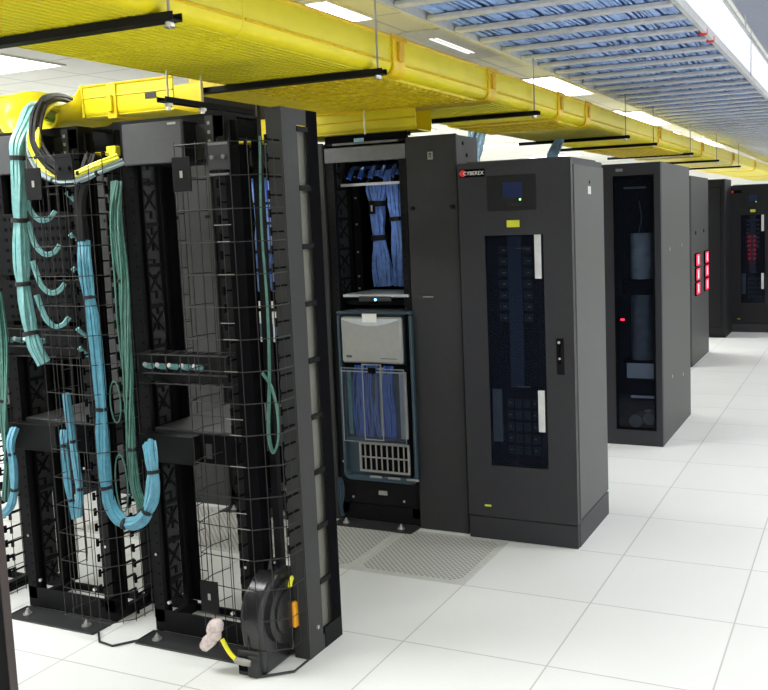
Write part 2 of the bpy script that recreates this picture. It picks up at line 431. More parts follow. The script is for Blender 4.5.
# ------------------------------------------------------------------ vertical cable managers
MB().box(-1.046, -.544, Y2F+.004, Y2F+.03, 2.105, 2.168).build('top_channel', 'black2', R2)
MB().box(-.86, -.80, Y2F-.0, Y2F+.0035, 2.125, 2.150).build('top_label', 'paleblue', R2)
def resample(pts, step):
    out = []
    for a, b in zip(pts[:-1], pts[1:]):
        a, b = Vector(a), Vector(b); n = max(1, round((b-a).length/step))
        for k in range(n): out.append(a.lerp(b, k/n))
    out.append(Vector(pts[-1])); return out
def cage_mesh(plan, z0, z1, dz, step, r=.0023):
    mb = MB(); z = z0
    while z <= z1+1e-6:
        mb.tube([(p[0], p[1], z) for p in plan], r, 5); z += dz
    for p in resample(plan, step):
        mb.tube([(p.x, p.y, z0-.01), (p.x, p.y, z1+.01)], r*.85, 4)
    return mb
def manager(x0, x1, yf, yb, label, end=False, h=2.13):
    t = thing('vertical_cable_manager', label, 'cable manager', ((x0+x1)/2, (yf+yb)/2, 0), 'wire caged cable managers of the front row')
    front = [(x0-.09, yf-.012), (x0-.11, yf-.10), (x0-.095, yf-.175), (x0+.06, yf-.186), (x0+.16, yf-.186), (x1, yf-.11), (x1, yf-.012)]
    g = cage_mesh(front, .10, 2.0, .1187, .062, .0020).build('wire_cage', 'wire', t)
    rear = [] if end else [(x0-.03, yb+.012), (x0-.03, yb+.12), (x0+.05, yb+.18), (x0+.17, yb+.18), (x1, yb+.11), (x1, yb+.012)]
    if not end: cage_mesh(rear, .10, 2.0, .1187, .07).build('wire_cage', 'wire', t)
    if end:
        mb = MB(); z = .10+.1187*2; q = 0
        while z < 1.95:
            mb.tube([(x0+.075+.006*(q % 3), yf-.1885, z+.0015), (x0+.150-.01*(q % 2), yf-.1885, z+.0015)], .0016, 4); q += 1
            z += .1187 if q % 3 else .06
            if q % 3 == 1 and q > 1: z += .0587
        mb.build('wire_highlight', 'vent', g)  # pale segments painted as highlights on the cage wires
    foot = MB(); foot.tube([(x0+.003, yf-.10, .006), (x0+.082, yf-.174, .006), (x0+.163, yf-.185, .006), (x1-.002, yf-.108, .006), (x1-.002, yf-.012, .006)], .0048, 6)
    foot.build('foot_rod', 'wire', t)
    # latch plates clipped on the cage
    for (px, pz) in (((x0-.052, 1.83), (x0-.052, .23)) if end else ((x0-.052, 1.83),)):
        mb = MB().bbox(px-.042, px+.042, yf-.195, yf-.190, pz, pz+.125, .001)
        pl = mb.build('latch_plate', 'black', g)
        MB().box(px-.006, px+.006, yf-.197, yf-.195, pz+.05, pz+.075).build('slot', 'vent', pl)
    # bright catches at the top of the flat front
    mb = MB().bbox(x0+.075, x0+.165, yf-.197, yf-.191, 1.90, 2.0, .002)
    tp = mb.build('top_plate', 'rackgrey' if end else 'black', g)
    MB().cyl((x0+.095, yf-.206, 1.945), (x0+.095, yf-.197, 1.945), .008, 8).cyl((x0+.145, yf-.206, 1.945), (x0+.145, yf-.197, 1.945), .008, 8).box(x0+.078, x0+.162, yf-.200, yf-.196, 1.988, 1.996).box(x0+.078, x0+.158, yf-.200, yf-.190, 1.882, 1.888).build('knob', 'midgrey' if end else 'black', tp)
    # finger columns
    for X in (x0+.012, x1-.022):
        sp = MB().box(X, X+.010, yf+.02, yf+.045, .05 if not (end and X > x0+.1) else .45, h-.03).build('finger_spine', 'black2', t)
        mb = MB(); z = .12 if not (end and X > x0+.1) else .47
        while z < 2.05:
            mb.box(X+.001, X+.009, yf-.075, yf+.02, z, z+.006); mb.box(X+.001, X+.009, yf-.085, yf-.075, z-.012, z+.02); z += .0667
        mb.build('fingers', 'black2', sp)
    # black trough that fills the middle of the cage
    if end: MB().box(x0+.035, x0+.105, yf-.055, yf-.05, .05, 2.0).box(x0+.035, x0+.04, yf-.05, yf+.01, .05, 2.0).box(x0+.10, x0+.105, yf-.05, yf+.01, .05, 2.0).build('inner_trough', 'black2', t)
    if end:
        X = x1
        mb = MB()
        mb.box(X-.07, X, yf, yf+.004, 0, h); mb.box(X-.004, X, yf+.004, yf+.100, 0, h)
        mb.box(X-.004, X, yf+.168, yb-.004, 0, h); mb.box(X-.05, X, yb-.004, yb, 0, h)
        mb.box(X-.004, X, yf+.100, yf+.168, 0, .06); mb.box(X-.004, X, yf+.100, yf+.168, h-.06, h)
        p = mb.build('end_post', 'rackgrey', t)
        mb = MB(); z = .27
        while z < 2.05:
            mb.box(X-.006, X+.003, yf+.097, yf+.171, z, z+.020); z += .222
        mb.build('slot_tab', 'black', p)
        MB().box(X-.026, X-.020, yf+.08, yf+.20, .06, h-.06).build('slot_backing', 'beige', p)
        MB().box(X, X+.0015, yf+.166, yb, 0, h).build('rear_edge', 'black2', p)
        MB().cyl((X, yf+.06, .11), (X+.006, yf+.06, .11), .008, 8).build('bolt', 'steel', p)
        MB().bbox(X-.012, X+.003, yf+.11, yf+.24, 0, .085, .002).build('foot_plate', 'black', p)
    else:
        MB().box(x0, x1, yb-.02, yb, .0, .06).build('foot_plate', 'black', t)
    return t
VM1 = manager(-.53, -.27, YF, YB, 'caged cable manager with a grey slotted end post, beside the cable reel', end=True)
VM0 = manager(-1.27, -1.04, YF, YB, 'caged cable manager holding the sky blue cable loop and the sea green bundle')
VMm = manager(-2.02, -1.78, YF, YB, 'caged cable manager at the left edge of the photo')

# ------------------------------------------------------------------ front-row equipment
def topbox(x0, label):
    t = thing('mounted_enclosure', label, 'enclosure', (x0+.14, -.2, 1.95), 'shallow enclosures at the top of the open racks')
    x1 = x0+.285
    MB().bbox(x0, x1, -.345, -.10, 1.95, 2.10, .003).build('case', 'black', t)
    f = MB().bbox(x0-.003, x1+.003, -.362, -.345, 1.946, 2.104, .004).build('front_cover', 'box', t)
    MB().box(x1-.06, x1-.02, -.364, -.362, 2.088, 2.096).build('catch', 'vent', f)
    br = MB().box(x1+.05, x1+.085, YF-.010, YF-.004, 1.93, 2.12).box(x1, x1+.07, YF-.004, YF, 1.96, 2.09).build('mounting_bracket', 'rackgrey', t)
    hb = MB()
    for k in range(5): hb.box(x1+.062, x1+.073, YF-.012, YF-.010, 1.95+k*.034, 1.962+k*.034)
    hb.build('bracket_holes', 'vent', br)
    MB().box(x0-.09, x0, YF-.004, YF, 1.96, 2.09).build('mounting_ear', 'black', t)
topbox(-.945, 'dark grey shallow box at the top of the open rack nearest the aisle')
topbox(-1.685, 'dark shallow box behind the aqua bundle and yellow cable bend')
topbox(-2.43, 'dark shallow box at the top of the leftmost cut-off rack')

def shelfbox(x0, label):
    t = thing('rack_shelf_enclosure', label, 'enclosure', (x0+.24, -.1, .755), 'deep enclosures at waist height in the open racks')
    x1 = x0+.47
    MB().bbox(x0+.038, x0+.432, -.26, .30, .755, .885, .004).build('case', 'rackgrey', t)
    MB().bbox(x0+.005, x0+.285, -.32, -.2725, .755, .872, .003).build('front_door', 'black', t)
    mb = MB(); mb.box(x0+.29, x1-.01, -.285, -.2725, .76, .875)
    p = mb.build('port_panel', 'black2', t)
    MB().box(x0+.32, x0+.35, -.288, -.285, .78, .84).build('port', 'rackgrey', p)
    MB().box(x0+.045, x0+.425, -.02, .29, .885, .887).build('top_lid', 'box', t)
shelfbox(-1.02, 'dark grey deep box at waist height in the open rack nearest the aisle')
shelfbox(-1.76, 'dark grey deep box at waist height left of the small blue bundles')
shelfbox(-2.51, 'dark grey deep box at waist height in the leftmost cut-off rack')

def ring_panel(x0, z0, label, boots):
    t = thing('horizontal_cable_manager', label, 'cable manager', (x0+.24, YF, z0), 'ringed horizontal cable managers')
    x1 = x0+.47
    MB().bbox(x0, x1, YF-.006, YF, z0, z0+.13, .001).build('panel', 'black', t)
    mb = MB()
    mb.tube([(x0, YF-.08, z0+.125), (x1, YF-.08, z0+.125)], .003, 5); mb.tube([(x0, YF-.08, z0+.05), (x1, YF-.08, z0+.05)], .003, 5)
    mb.tube([(x0, YF-.06, z0+.005), (x1, YF-.06, z0+.005)], .003, 5)
    for k in range(7):
        x = x0+.02+k*(x1-x0-.04)/6
        mb.tube([(x, YF-.006, z0+.125), (x, YF-.08, z0+.125), (x, YF-.08, z0+.05), (x, YF-.006, z0+.05)], .003, 5)
        mb.tube([(x, YF-.006, z0+.005), (x, YF-.06, z0+.005)], .003, 5)
    mb.build('guide_rings', 'wire', t)
    for k in range(boots):
        x = x0+.03+k*.062
        b = MB().cyl((x, YF-.012, z0+.065), (x, YF-.05, z0+.075), .013, 10, .010).build('connector_boot', 'aqua', t, smooth=True)
        MB().cyl((x, YF-.05, z0+.078), (x, YF-.056, z0+.080), .009, 8).build('boot_tip', 'paper', b)
ring_panel(-.98, 1.08, 'ringed panel with aqua boots above the deep box of the rack nearest the aisle', 5)
ring_panel(-1.76, 1.17, 'ringed panel with aqua boots left of the sky blue cable loop', 4)

def patch(x0, z0, nu, label, m='black', lights=True):
    t = thing('network_patch_bay', label, 'patch panel', (x0+.24, YF, z0), 'patch panels in the open racks')
    x1 = x0+.47; h = nu*.0445
    MB().bbox(x0, x1, YF-.008, YF-.001, z0, z0+h-.002, .001).box(x0+.03, x1-.03, YF+.006, YF+.09, z0+.004, z0+h-.006).build('panel', m, t)
    mb = MB()
    for u in range(nu):
        for k in range(12):
            x = x0+.035+k*.034; mb.box(x, x+.016, YF-.0095, YF-.008, z0+u*.0445+.012, z0+u*.0445+.026)
    mb.build('ports', 'hole', t)
    return t
patch(-1.76, 1.32, 4, 'black port panel behind the aqua bundle, lower of the two')
patch(-1.76, 1.52, 6, 'black port panel behind the aqua bundle, upper of the two')

# aqua patch leads that hook off the thick bundle to the right
for k, (z, dx) in enumerate(((1.80, .0), (1.66, .01), (1.50, .02), (1.36, .03))):
    x = -1.46 + dx
    lab = ['topmost', 'second from the top', 'third from the top', 'lowest'][k]
    bundle('patch_lead', 'short aqua lead hooking off the thick bundle, %s of four' % lab, 'cable',
           [(x+.0, -.40, z+.085), (x+.008, -.39, z+.03), (x+.02, -.38, z-.02), (x+.045, -.36, z-.052), (x+.075, -.34, z-.045), (x+.090, -.32, z-.015)],
           .009, 4, .0062, 'aqua', group='aqua leads off the thick bundle', seed=k)
for k, z in enumerate((1.86, 1.69, 1.55, 1.30, 1.22)):
    lab = ['topmost', 'second from the top', 'middle', 'second from the bottom', 'lowest'][k]
    o = MB().cyl((-1.285, -.335, z), (-1.275, -.30, z-.04), .010, 8, .007).build('cable_plug', 'aqua', loc=(-1.28, -.31, z-.04), smooth=True)
    tag(o, 'aqua cable plug left of the sky blue loop, %s of five' % lab, 'plug', 'aqua plugs in the rack fingers')

# ------------------------------------------------------------------ cables of the front row
bundle('fiber_bundle', 'thick aqua cable bundle falling from the yellow spout', 'cable bundle',
       [(-1.74, .10, 2.235), (-1.68, -.02, 2.235), (-1.615, -.13, 2.235), (-1.53, -.26, 2.205), (-1.465, -.36, 2.13), (-1.445, -.42, 2.04), (-1.45, -.42, 1.92), (-1.465, -.42, 1.78), (-1.475, -.42, 1.61), (-1.475, -.42, 1.47), (-1.465, -.42, 1.34), (-1.445, -.42, 1.24), (-1.42, -.40, 1.16)],
       .031, 16, .0088, 'aqua', ties=(.44, .60, .74, .88), flat=.8, seed=1)
bundle('yellow_cable_bundle', 'yellow cable bundle bending from the yellow spout to the rack top', 'cable bundle',
       [(-1.65, .10, 2.225), (-1.60, -.02, 2.235), (-1.52, -.15, 2.235), (-1.44, -.29, 2.20), (-1.39, -.38, 2.12), (-1.38, -.40, 2.04), (-1.335, -.40, 1.965), (-1.25, -.40, 1.925), (-1.16, -.40, 1.925), (-1.07, -.38, 1.955), (-1.0, -.33, 1.985)],
       .012, 7, .0058, 'yel', ties=(.55, .72, .82), seed=2)
bundle('grey_cable_bundle', 'grey green cable bundle running under the yellow bend', 'cable bundle',
       [(-1.67, .10, 2.215), (-1.62, -.03, 2.22), (-1.54, -.17, 2.215), (-1.46, -.30, 2.18), (-1.41, -.385, 2.10), (-1.40, -.40, 2.02), (-1.345, -.40, 1.935), (-1.25, -.40, 1.897), (-1.16, -.40, 1.895), (-1.07, -.38, 1.925), (-.985, -.32, 1.965)],
       .012, 6, .006, 'grey', ties=(.45, .66, .90), seed=3)
bundle('black_cable_bundle', 'black cable bundle arching out of the yellow spout', 'cable bundle',
       [(-1.64, .12, 2.27), (-1.59, .0, 2.285), (-1.51, -.14, 2.275), (-1.43, -.28, 2.235), (-1.36, -.385, 2.15), (-1.335, -.42, 2.06), (-1.29, -.42, 1.99), (-1.23, -.41, 1.945)],
       .020, 7, .0085, 'blk', ties=(.45,), seed=4)
bundle('yellow_cable_bundle', 'thin yellow pair inside the black bend', 'cable bundle',
       [(-1.62, .10, 2.25), (-1.56, -.02, 2.26), (-1.46, -.2, 2.24), (-1.38, -.34, 2.17), (-1.325, -.42, 2.09), (-1.31, -.43, 2.0), (-1.27, -.42, 1.945), (-1.20, -.41, 1.93)],
       .007, 3, .005, 'yel', seed=5)
o = thing('cable_clip', 'yellow plastic clip beside the rack top where the bend ends', 'clip', (-1.02, -.33, 2.0))
MB().bbox(-1.055, -1.005, -.34, -.31, 1.99, 2.03, .004).build('body', 'tray', o)
MB().bbox(-1.072, -1.05, -.335, -.32, 1.995, 2.005, .002).build('tongue', 'tray', o)

blue_pts = [(-1.145, -.40, 1.66), (-1.13, -.42, 1.57), (-1.115, -.42, 1.41), (-1.105, -.42, 1.23), (-1.10, -.42, 1.02), (-1.11, -.42, .84), (-1.115, -.42, .72), (-1.10, -.42, .61), (-1.06, -.42, .54), (-1.0, -.42, .52), (-.93, -.42, .55), (-.875, -.42, .63), (-.855, -.42, .72), (-.87, -.41, .80), (-.92, -.36, .845)]
bundle('cable_loop', 'long sky blue cable loop hanging low in the wire cage', 'cable bundle', blue_pts, .024, 14, .0082, 'aqua2', ties=(.13, .30, .47, .62, .745, .88), flat=.7, seed=6)
bundle('cable_bundle', 'sea green bundle with loose strands right of the sky blue loop', 'cable bundle',
       [(-1.0, -.36, 1.89), (-1.0, -.38, 1.74), (-.985, -.38, 1.5), (-.985, -.38, 1.34), (-.985, -.38, 1.14), (-.99, -.38, .98), (-.995, -.38, .82), (-.99, -.38, .66), (-.96, -.38, .58)],
       .018, 11, .0052, 'green', ties=(.26, .58, .76), flat=.6, seed=7, loose=8)
for k, (x, z, w, h, q) in enumerate(((-1.045, 1.10, .030, .17, 'upper'), (-1.045, .80, .035, .24, 'lower'))):
    pts = [(x+w*math.sin(a)*.9, -.40, z-h/2+h/2*math.cos(a)) for a in [i*2*PI/18 for i in range(18)]]
    o = MB().tube(pts, .0032, 5, closed=True).build('loose_cable_loop', 'green', loc=(x, -.40, z-h), smooth=True)
    tag(o, 'thin pale green loose cable loop beside the sea green bundle, %s one' % q, 'cable', 'loose green loops')
bundle('cable_bundle', 'thin blue bundle hanging below the waist-high box, right one of the pair', 'cable bundle',
       [(-1.34, -.37, 1.03), (-1.34, -.36, .87), (-1.33, -.36, .74), (-1.32, -.36, .62), (-1.34, -.36, .50)], .013, 6, .0068, 'aqua2', ties=(.35, .75), seed=8)
bundle('cable_bundle', 'thin blue bundle hanging below the waist-high box, left one of the pair', 'cable bundle',
       [(-1.415, -.33, .86), (-1.39, -.36, .78), (-1.38, -.36, .61), (-1.355, -.36, .49)], .013, 6, .0068, 'aqua2', ties=(.3, .8), seed=9)
bundle('cable_bundle', 'blue bundle at the left edge curling outwards at knee height', 'cable bundle',
       [(-1.67, -.36, .86), (-1.655, -.40, .80), (-1.65, -.40, .71), (-1.66, -.40, .6), (-1.70, -.40, .51), (-1.79, -.40, .46), (-1.88, -.38, .48)], .016, 8, .007, 'aqua2', ties=(.25, .5), seed=10)
bundle('cable_bundle', 'sea green bundle at the left edge of the photo', 'cable bundle',
       [(-1.72, -.36, 1.45), (-1.71, -.36, 1.25), (-1.72, -.36, 1.07), (-1.73, -.36, .89), (-1.73, -.36, .72), (-1.76, -.36, .53)], .018, 8, .006, 'green', ties=(.5, .8), seed=11, loose=3)
bundle('cable_bundle', 'dark bundle hanging above the sky blue cable loop', 'cable bundle',
       [(-1.13, -.34, 2.0), (-1.135, -.38, 1.9), (-1.15, -.40, 1.8), (-1.145, -.40, 1.66)], .022, 8, .009, 'blk', seed=12)
bundle('hanging_cable', 'single thin green cable looping down beside the grey end post', 'cable',
       [(-.32, -.34, 2.02), (-.32, -.36, 1.72), (-.315, -.36, 1.42), (-.32, -.36, 1.2), (-.33, -.36, 1.05), (-.34, -.36, .92), (-.325, -.36, .85), (-.298, -.36, .90), (-.295, -.36, 1.01), (-.315, -.36, 1.10), (-.36, -.35, 1.15)],
       .0055, 2, .0040, 'green', seed=13)

# ------------------------------------------------------------------ cable reel at the foot of the end manager
def reel():
    t = thing('cable_reel', 'black cable reel housing standing in the foot of the end cage', 'cable reel', (-.40, -.30, 0))
    cy, cz, R = -.295, .205, .165
    def outline(R, n=28):
        pts = [(cy+.12, 0.0), (cy+.155, .10)]
        for k in range(n+1):
            a = -.15 + k*(PI+.30)/n
            pts.append((cy+R*math.cos(a), cz+R*math.sin(a)))
        pts += [(cy-.150, .08), (cy-.150, 0.0)]
        return pts
    mb = MB(); mb.prism(outline(R), 'x', -.455, -.355); h = mb.build('housing', 'reel', t, smooth=True)
    bv = h.modifiers.new('bevel', 'BEVEL'); bv.width = .016; bv.segments = 3; bv.limit_method = 'ANGLE'; bv.angle_limit = math.radians(50)
    mb = MB().cyl((-.355, cy, cz), (-.340, cy, cz), .125, 32).cyl((-.340, cy, cz), (-.333, cy, cz), .09, 28); mb.build('side_disc', 'reel', t, smooth=True)
    mb = MB().bbox(-.335, -.316, cy+.005, cy+.050, cz-.075, cz+.030, .006); mb.build('grip', 'orange', t)
    pts = [(-.335, cy+.055+.05*math.cos(a), cz+.085+.045*math.sin(a)) for a in [PI*.95-.18*k for k in range(8)]]
    MB().tube(pts, .009, 8).build('strap', 'yel', t, smooth=True)
    MB().bbox(-.47, -.37, -.462, -.44, .0, .10, .004).bbox(-.42, -.375, -.47, -.455, .0, .085, .004).build('socket_block', 'rackgrey', t)
    MB().box(-.46, -.425, -.468, -.46, .02, .075).build('socket_hole', 'hole', t)
    MB().tube([(-.40, cy-.03, .372), (-.40, cy-.02, .40), (-.40, cy+.03, .40), (-.40, cy+.04, .372)], .008, 8).build('carry_handle', 'reel', t, smooth=True)
    mb = MB()
    mb.tube([(-.45+.0, cy-.145, .03), (-.45, cy-.16, .20)], .004, 6)
reel()
t = thing('extension_lead', 'short yellow cord lying from the reel socket to a plastic bag', 'cord', (-.48, -.45, .02))
MB().tube(smooth_path([(-.435, -.482, .066), (-.458, -.482, .068), (-.485, -.48, .085), (-.505, -.48, .110), (-.523, -.48, .140)]), .009, 8).build('cord', 'yel', t, smooth=True)
MB().tube([(-.40, -.475, .060), (-.43, -.480, .064), (-.462, -.484, .068)], [.012, .014, .012], 10).build('plug', 'vent', t, smooth=True)
bag = MB(); rn = random.Random(3)
path = [(-.535, -.48, .135), (-.55, -.482, .150), (-.558, -.484, .165), (-.550, -.482, .185), (-.535, -.480, .205), (-.528, -.478, .218)]
bag.tube([(p[0]+rn.uniform(-.004, .004), p[1], p[2]) for p in smooth_path(path, 3)], [.010, .018, .024, .028, .030, .030, .026, .026, .028, .030, .030, .027, .022, .016, .010, .005][:16], 9)
b2 = MB().tube([(-.552, -.482, .155), (-.580, -.484, .125), (-.605, -.486, .098), (-.612, -.486, .090)], [.022, .028, .022, .010], 8)
o = bag.build('plastic_bag', 'bag', loc=(-.54, -.48, .13), smooth=True)
tag(o, 'crumpled clear pinkish plastic bag tied on the yellow cord end', 'plastic bag')
b2.build('bag_tail', 'bag', o, smooth=True)

# ------------------------------------------------------------------ near cabinet edge at far left foreground
t = thing('server_cabinet', 'black cabinet corner cut off at the lower left foreground', 'cabinet', (-1.05, -1.5, 0))
XR = -.757
MB().bbox(XR-.60, XR, -1.80, -1.20, 0, 1.9, .004).build('body', 'black', t)
MB().bbox(XR-.004, XR+.003, -1.225, -1.195, .0, 1.9, .002).build('lit_edge_strip', mat('brown_lit_edge', (.05, .035, .035), .5), t)  # light caught on the corner, painted as a browner strip

# ================================================================== SECOND ROW
def door_panel(x0, x1, label, emblem=True):
    t = thing('cable_manager_cover', label, 'panel', ((x0+x1)/2, 1.40, 0), 'tall grey cover panels of the second row')
    MB().bbox(x0, x1, 1.262, 1.284, .0, 2.135, .004).build('front_door', 'rackgrey', t)
    s = MB().box(x0+.005, x1-.005, 1.286, 1.56, .0, 2.13).build('housing', 'rackgrey', t)
    mb = MB()
    for k in range(3): mb.cyl((x1-.005, 1.36+.05*(k % 2), 1.97+k*.06), (x1-.003, 1.36+.05*(k % 2), 1.97+k*.06), .011, 10)
    mb.build('side_holes', 'hole', s)
    for x in (x0+.03, x1-.03):
        MB().cyl((x, 1.262, 1.76), (x, 1.246, 1.76), .011, 12).build('door_knob', 'black', t, smooth=True)
    if emblem:
        e = MB().bbox((x0+x1)/2-.018, (x0+x1)/2+.012, 1.2585, 1.262, 2.01, 2.05, .001).build('emblem', 'vent', t)
        MB().box((x0+x1)/2-.010, (x0+x1)/2-.006, 1.2575, 1.2585, 2.017, 2.043).box((x0+x1)/2-.006, (x0+x1)/2+.004, 1.2575, 1.2585, 2.038, 2.043).box((x0+x1)/2, (x0+x1)/2+.004, 1.2575, 1.2585, 2.017, 2.038).build('emblem_mark', 'black', e)
        MB().box(x0+.07, x0+.13, 1.2605, 1.262, 1.285, 1.290).build('scratch_mark', 'vent', t)
    return t
door_panel(-.538, -.246, 'tall grey cover panel between the blade chassis rack and the power cabinet')
door_panel(-2.12, -1.83, 'tall grey cover panel seen through the open rack nearest the aisle', False)
door_panel(-1.32, -1.055, 'tall grey cover panel mostly hidden behind the slotted end post', False)
door_panel(-2.90, -2.62, 'tall grey cover panel seen through the open rack with aqua cables', False)
door_panel(-3.70, -3.42, 'tall grey cover panel at the far left behind the front row', False)
rack(-3.40, -2.92, Y2F, Y2B, 'open rack of the second row at the far left behind the front row', 'open racks of the second row')

t = thing('overhead_dark_block', 'long dark block added over the second row racks behind the yellow cable bend', 'cabinet', (-3., 1.7, 2.16))
MB().bbox(-4.6, -1.70, 1.62, 1.95, 2.16, 2.56, .004).build('case', 'black', t)  # made-up block that darkens the bright background above the racks
mb = MB()
for k in range(4): mb.frame(-4.58+k*.72, -3.88+k*.72, 1.612, 1.62, 2.17, 2.55, .012)
mb.build('block_frames', 'rackgrey', t)
# vertical grooves on the panel behind
def chassis():
    x0, x1 = -.988, -.528; y0 = 1.22
    t = thing('blade_server_chassis', 'large blade server chassis with grey faceplate and clear lower door', 'server', (-.80, 1.6, .26))
    MB().box(x0+.012, -.600, y0+.031, 1.95, .262, 1.205).build('case', 'chassis', t)
    MB().box(x0+.014, x1-.02, y0+.031, 1.90, 1.2055, 1.2085).build('top_plate', 'midgrey', t)
    # frame with rounded lower corners
    mb = MB(); w = .015
    mb.bbox(x0, x1, y0, y0+.03, 1.196, 1.210, .003)
    mb.bbox(x0, x0+w, y0, y0+.03, .30, 1.19, .004); mb.bbox(x1-w, x1, y0, y0+.03, .30, 1.19, .004)
    mb.bbox(x0+.04, x1-.04, y0, y0+.03, .256, .285, .004)
    for X, s in ((x0, 1), (x1, -1)):
        pts = []
        for k in range(7):
            a = k*PI/12; pts.append((X+s*(.045-.045*math.cos(a)), .301-.045*math.sin(a)))
        inner = [(X+s*(.045-.022*math.cos(k*PI/12)), .301-.022*math.sin(k*PI/12)) for k in range(6, -1, -1)]
        poly = pts+inner
        mb.prism(poly if s > 0 else poly[::-1], 'y', y0, y0+.03)
    mb.build('front_frame', 'chassis', t)
    # faceplate with a curved upper lip
    a, b = x0+.030, x1-.055
    fp = MB(); fp.bbox(a, b, y0-.012, y0+.02, .925, 1.18, .010); f = fp.build('faceplate', 'face', t, smooth=True)
    lip = [(a+.012, 1.172)]; n = 14
    for k in range(n+1): u = k/n; lip.append((a+.012+(b-a-.024)*u, 1.166-.034*math.sin(PI*u)))
    lip.append((b-.012, 1.172)); MB().prism(lip[::-1], 'y', y0-.0155, y0-.0122).build('curved_lip', 'silver', f)
    mx = (a+b)/2; MB().bbox(mx-.045, mx+.045, y0-.02, y0-.0156, 1.152, 1.20, .002).build('release_tab', 'whiteplas', f)
    MB().box(b-.13, b-.03, y0-.0128, y0-.012, .952, .956).box(a+.03, a+.065, y0-.0128, y0-.012, .955, .968).build('maker_mark', 'chassis', f)
    # interior: blades and blue leads behind the clear door
    MB().box(x0+.03, x1-.03, y0+.012, y0+.018, .50, .92).build('blade_backing', 'black2', t)
    MB().box(x0+.25, x0+.29, y0+.004, y0+.010, .52, .90).box(x1-.085, x1-.045, y0+.0, y0+.012, .51, .88).build('blade_rail', 'vent', t)
    rn = random.Random(5)
    for cx, cnt in ((x0+.13, 9), (x0+.215, 6), (x1-.155, 10)):
        mb = MB()
        for k in range(cnt):
            x = cx+rn.uniform(-.035, .035); mb.tube(smooth_path([(x, y0+.010, .51), (x+rn.uniform(-.012, .012), y0-.004, .64), (x+rn.uniform(-.012, .012), y0-.004, .78), (x+rn.uniform(-.01, .01), y0+.008, .91)], 4), .0065, 5)
        mb.build('blade_leads', 'blue', t, smooth=True)
    MB().box(x0+.05, x0+.075, y0+.0, y0+.01, .52, .88).build('status_strip', 'green', t)
    d = MB().bbox(x0+.032, x1-.045, y0-.024, y0-.020, .49, .895, .001).build('clear_door', 'clear', t)
    MB().frame(x0+.028, x1-.040, y0-.028, y0-.024, .485, .90, .004).box(x0+.028, x1-.040, y0-.030, y0-.024, .878, .884).build('door_edge', 'coilgrey', d)
    MB().frame(x0+.165, x0+.285, y0-.034, y0-.030, .50, .925, .006).build('door_latch_frame', 'coilgrey', d)
    MB().box(x0+.205, x0+.25, y0-.037, y0-.030, .875, .905).build('door_latch', 'hole', d)
    # vent grille 2 x 8 cells
    g0, g1, z0, z1 = x0+.115, x1-.035, .315, .480
    MB().box(g0, g1, y0-.004, y0+.0, z0, z1).build('grille_hole', 'hole', t)
    mb = MB().frame(g0, g1, y0-.016, y0-.004, z0, z1, .009)
    for k in range(1, 9): x = g0+(g1-g0)*k/9; mb.box(x-.0022, x+.0022, y0-.014, y0-.004, z0+.012, z1-.012)
    mb.box(g0+.012, g1-.012, y0-.014, y0-.004, (z0+z1)/2-.003, (z0+z1)/2+.003)
    mb.build('vent_grille', 'vent', t)
    for k in range(3):
        x = x0+.17+k*.115; MB().bbox(x, x+.075, y0-.010, y0-.002, .280, .292, .002).build('foot_latch', 'vent', t)
chassis()
t = thing('rack_device', 'thin device with a lit blue lamp on top of the blade chassis', 'network device', (-.78, 1.5, 1.24))
MB().bbox(-.985, -.57, 1.33, 1.80, 1.235, 1.265, .003).build('case', 'black', t)
MB().bbox(-.965, -.56, 1.262, 1.60, 1.285, 1.300, .003).build('silver_lid', 'silver', t)
MB().bbox(-.86, -.66, 1.255, 1.262, 1.262, 1.290, .002).build('front_lip', 'rackgrey', t)
MB().cyl((-.755, 1.254, 1.272), (-.755, 1.250, 1.272), .006, 10).build('blue_lamp', 'ledb', t)
t = thing('rack_base_box', 'black box with a small pale badge under the blade chassis', 'enclosure', (-.8, 1.5, .02))
MB().bbox(-1.02, -.56, 1.275, 1.85, .105, .252, .003).build('case', 'black', t)
MB().box(-.80, -.745, 1.272, 1.275, .165, .19).build('badge', 'vent', t)
bundle('braided_cable', 'dark teal twisted cable hanging left of the box under the chassis', 'cable',
       [(-1.03, 1.24, .255), (-1.025, 1.235, .18), (-1.03, 1.235, .10), (-1.025, 1.24, .03)], .012, 4, .007, 'chassis', seed=20, jitter=.9)
# second row: top ladder bar with blue leads, hanging blue bundles
t = thing('cable_ladder_bar', 'grey horizontal ladder bar under the second row crossbar', 'cable ladder', (-.85, 1.5, 1.93))
MB().box(-1.04, -.545, 1.62, 1.64, 1.955, 1.985).build('rail', 'midgrey', t)
MB().box(-1.04, -.545, 1.42, 1.44, 1.90, 1.915).build('rail', 'ladder', t)
for k in range(4):
    MB().box(-1.02+k*.15, -1.005+k*.15, 1.425, 1.64, 1.915, 1.955).build('rung', 'black', t)
for k in range(7):
    x = -1.0+k*.068
    bundle('blue_lead', 'blue lead over the second row ladder bar, %s from the left' % ('first second third fourth fifth sixth seventh'.split()[k]), 'cable',
           [(x-.03, 1.75, 2.06), (x, 1.60, 2.02), (x+.03, 1.45, 2.0), (x+.05, 1.36, 1.94)], .010, 3, .006, 'blue', group='blue leads over the ladder bar', seed=30+k)
bundle('blue_bundle', 'wide blue cable bundle hanging in the second row rack, left of the two', 'cable bundle',
       [(-.90, 1.60, 1.99), (-.90, 1.59, 1.85), (-.905, 1.60, 1.70), (-.90, 1.60, 1.5), (-.89, 1.62, 1.32)], .052, 24, .011, 'bluelit', ties=(.35, .62), flat=.5, seed=40, jitter=.6)
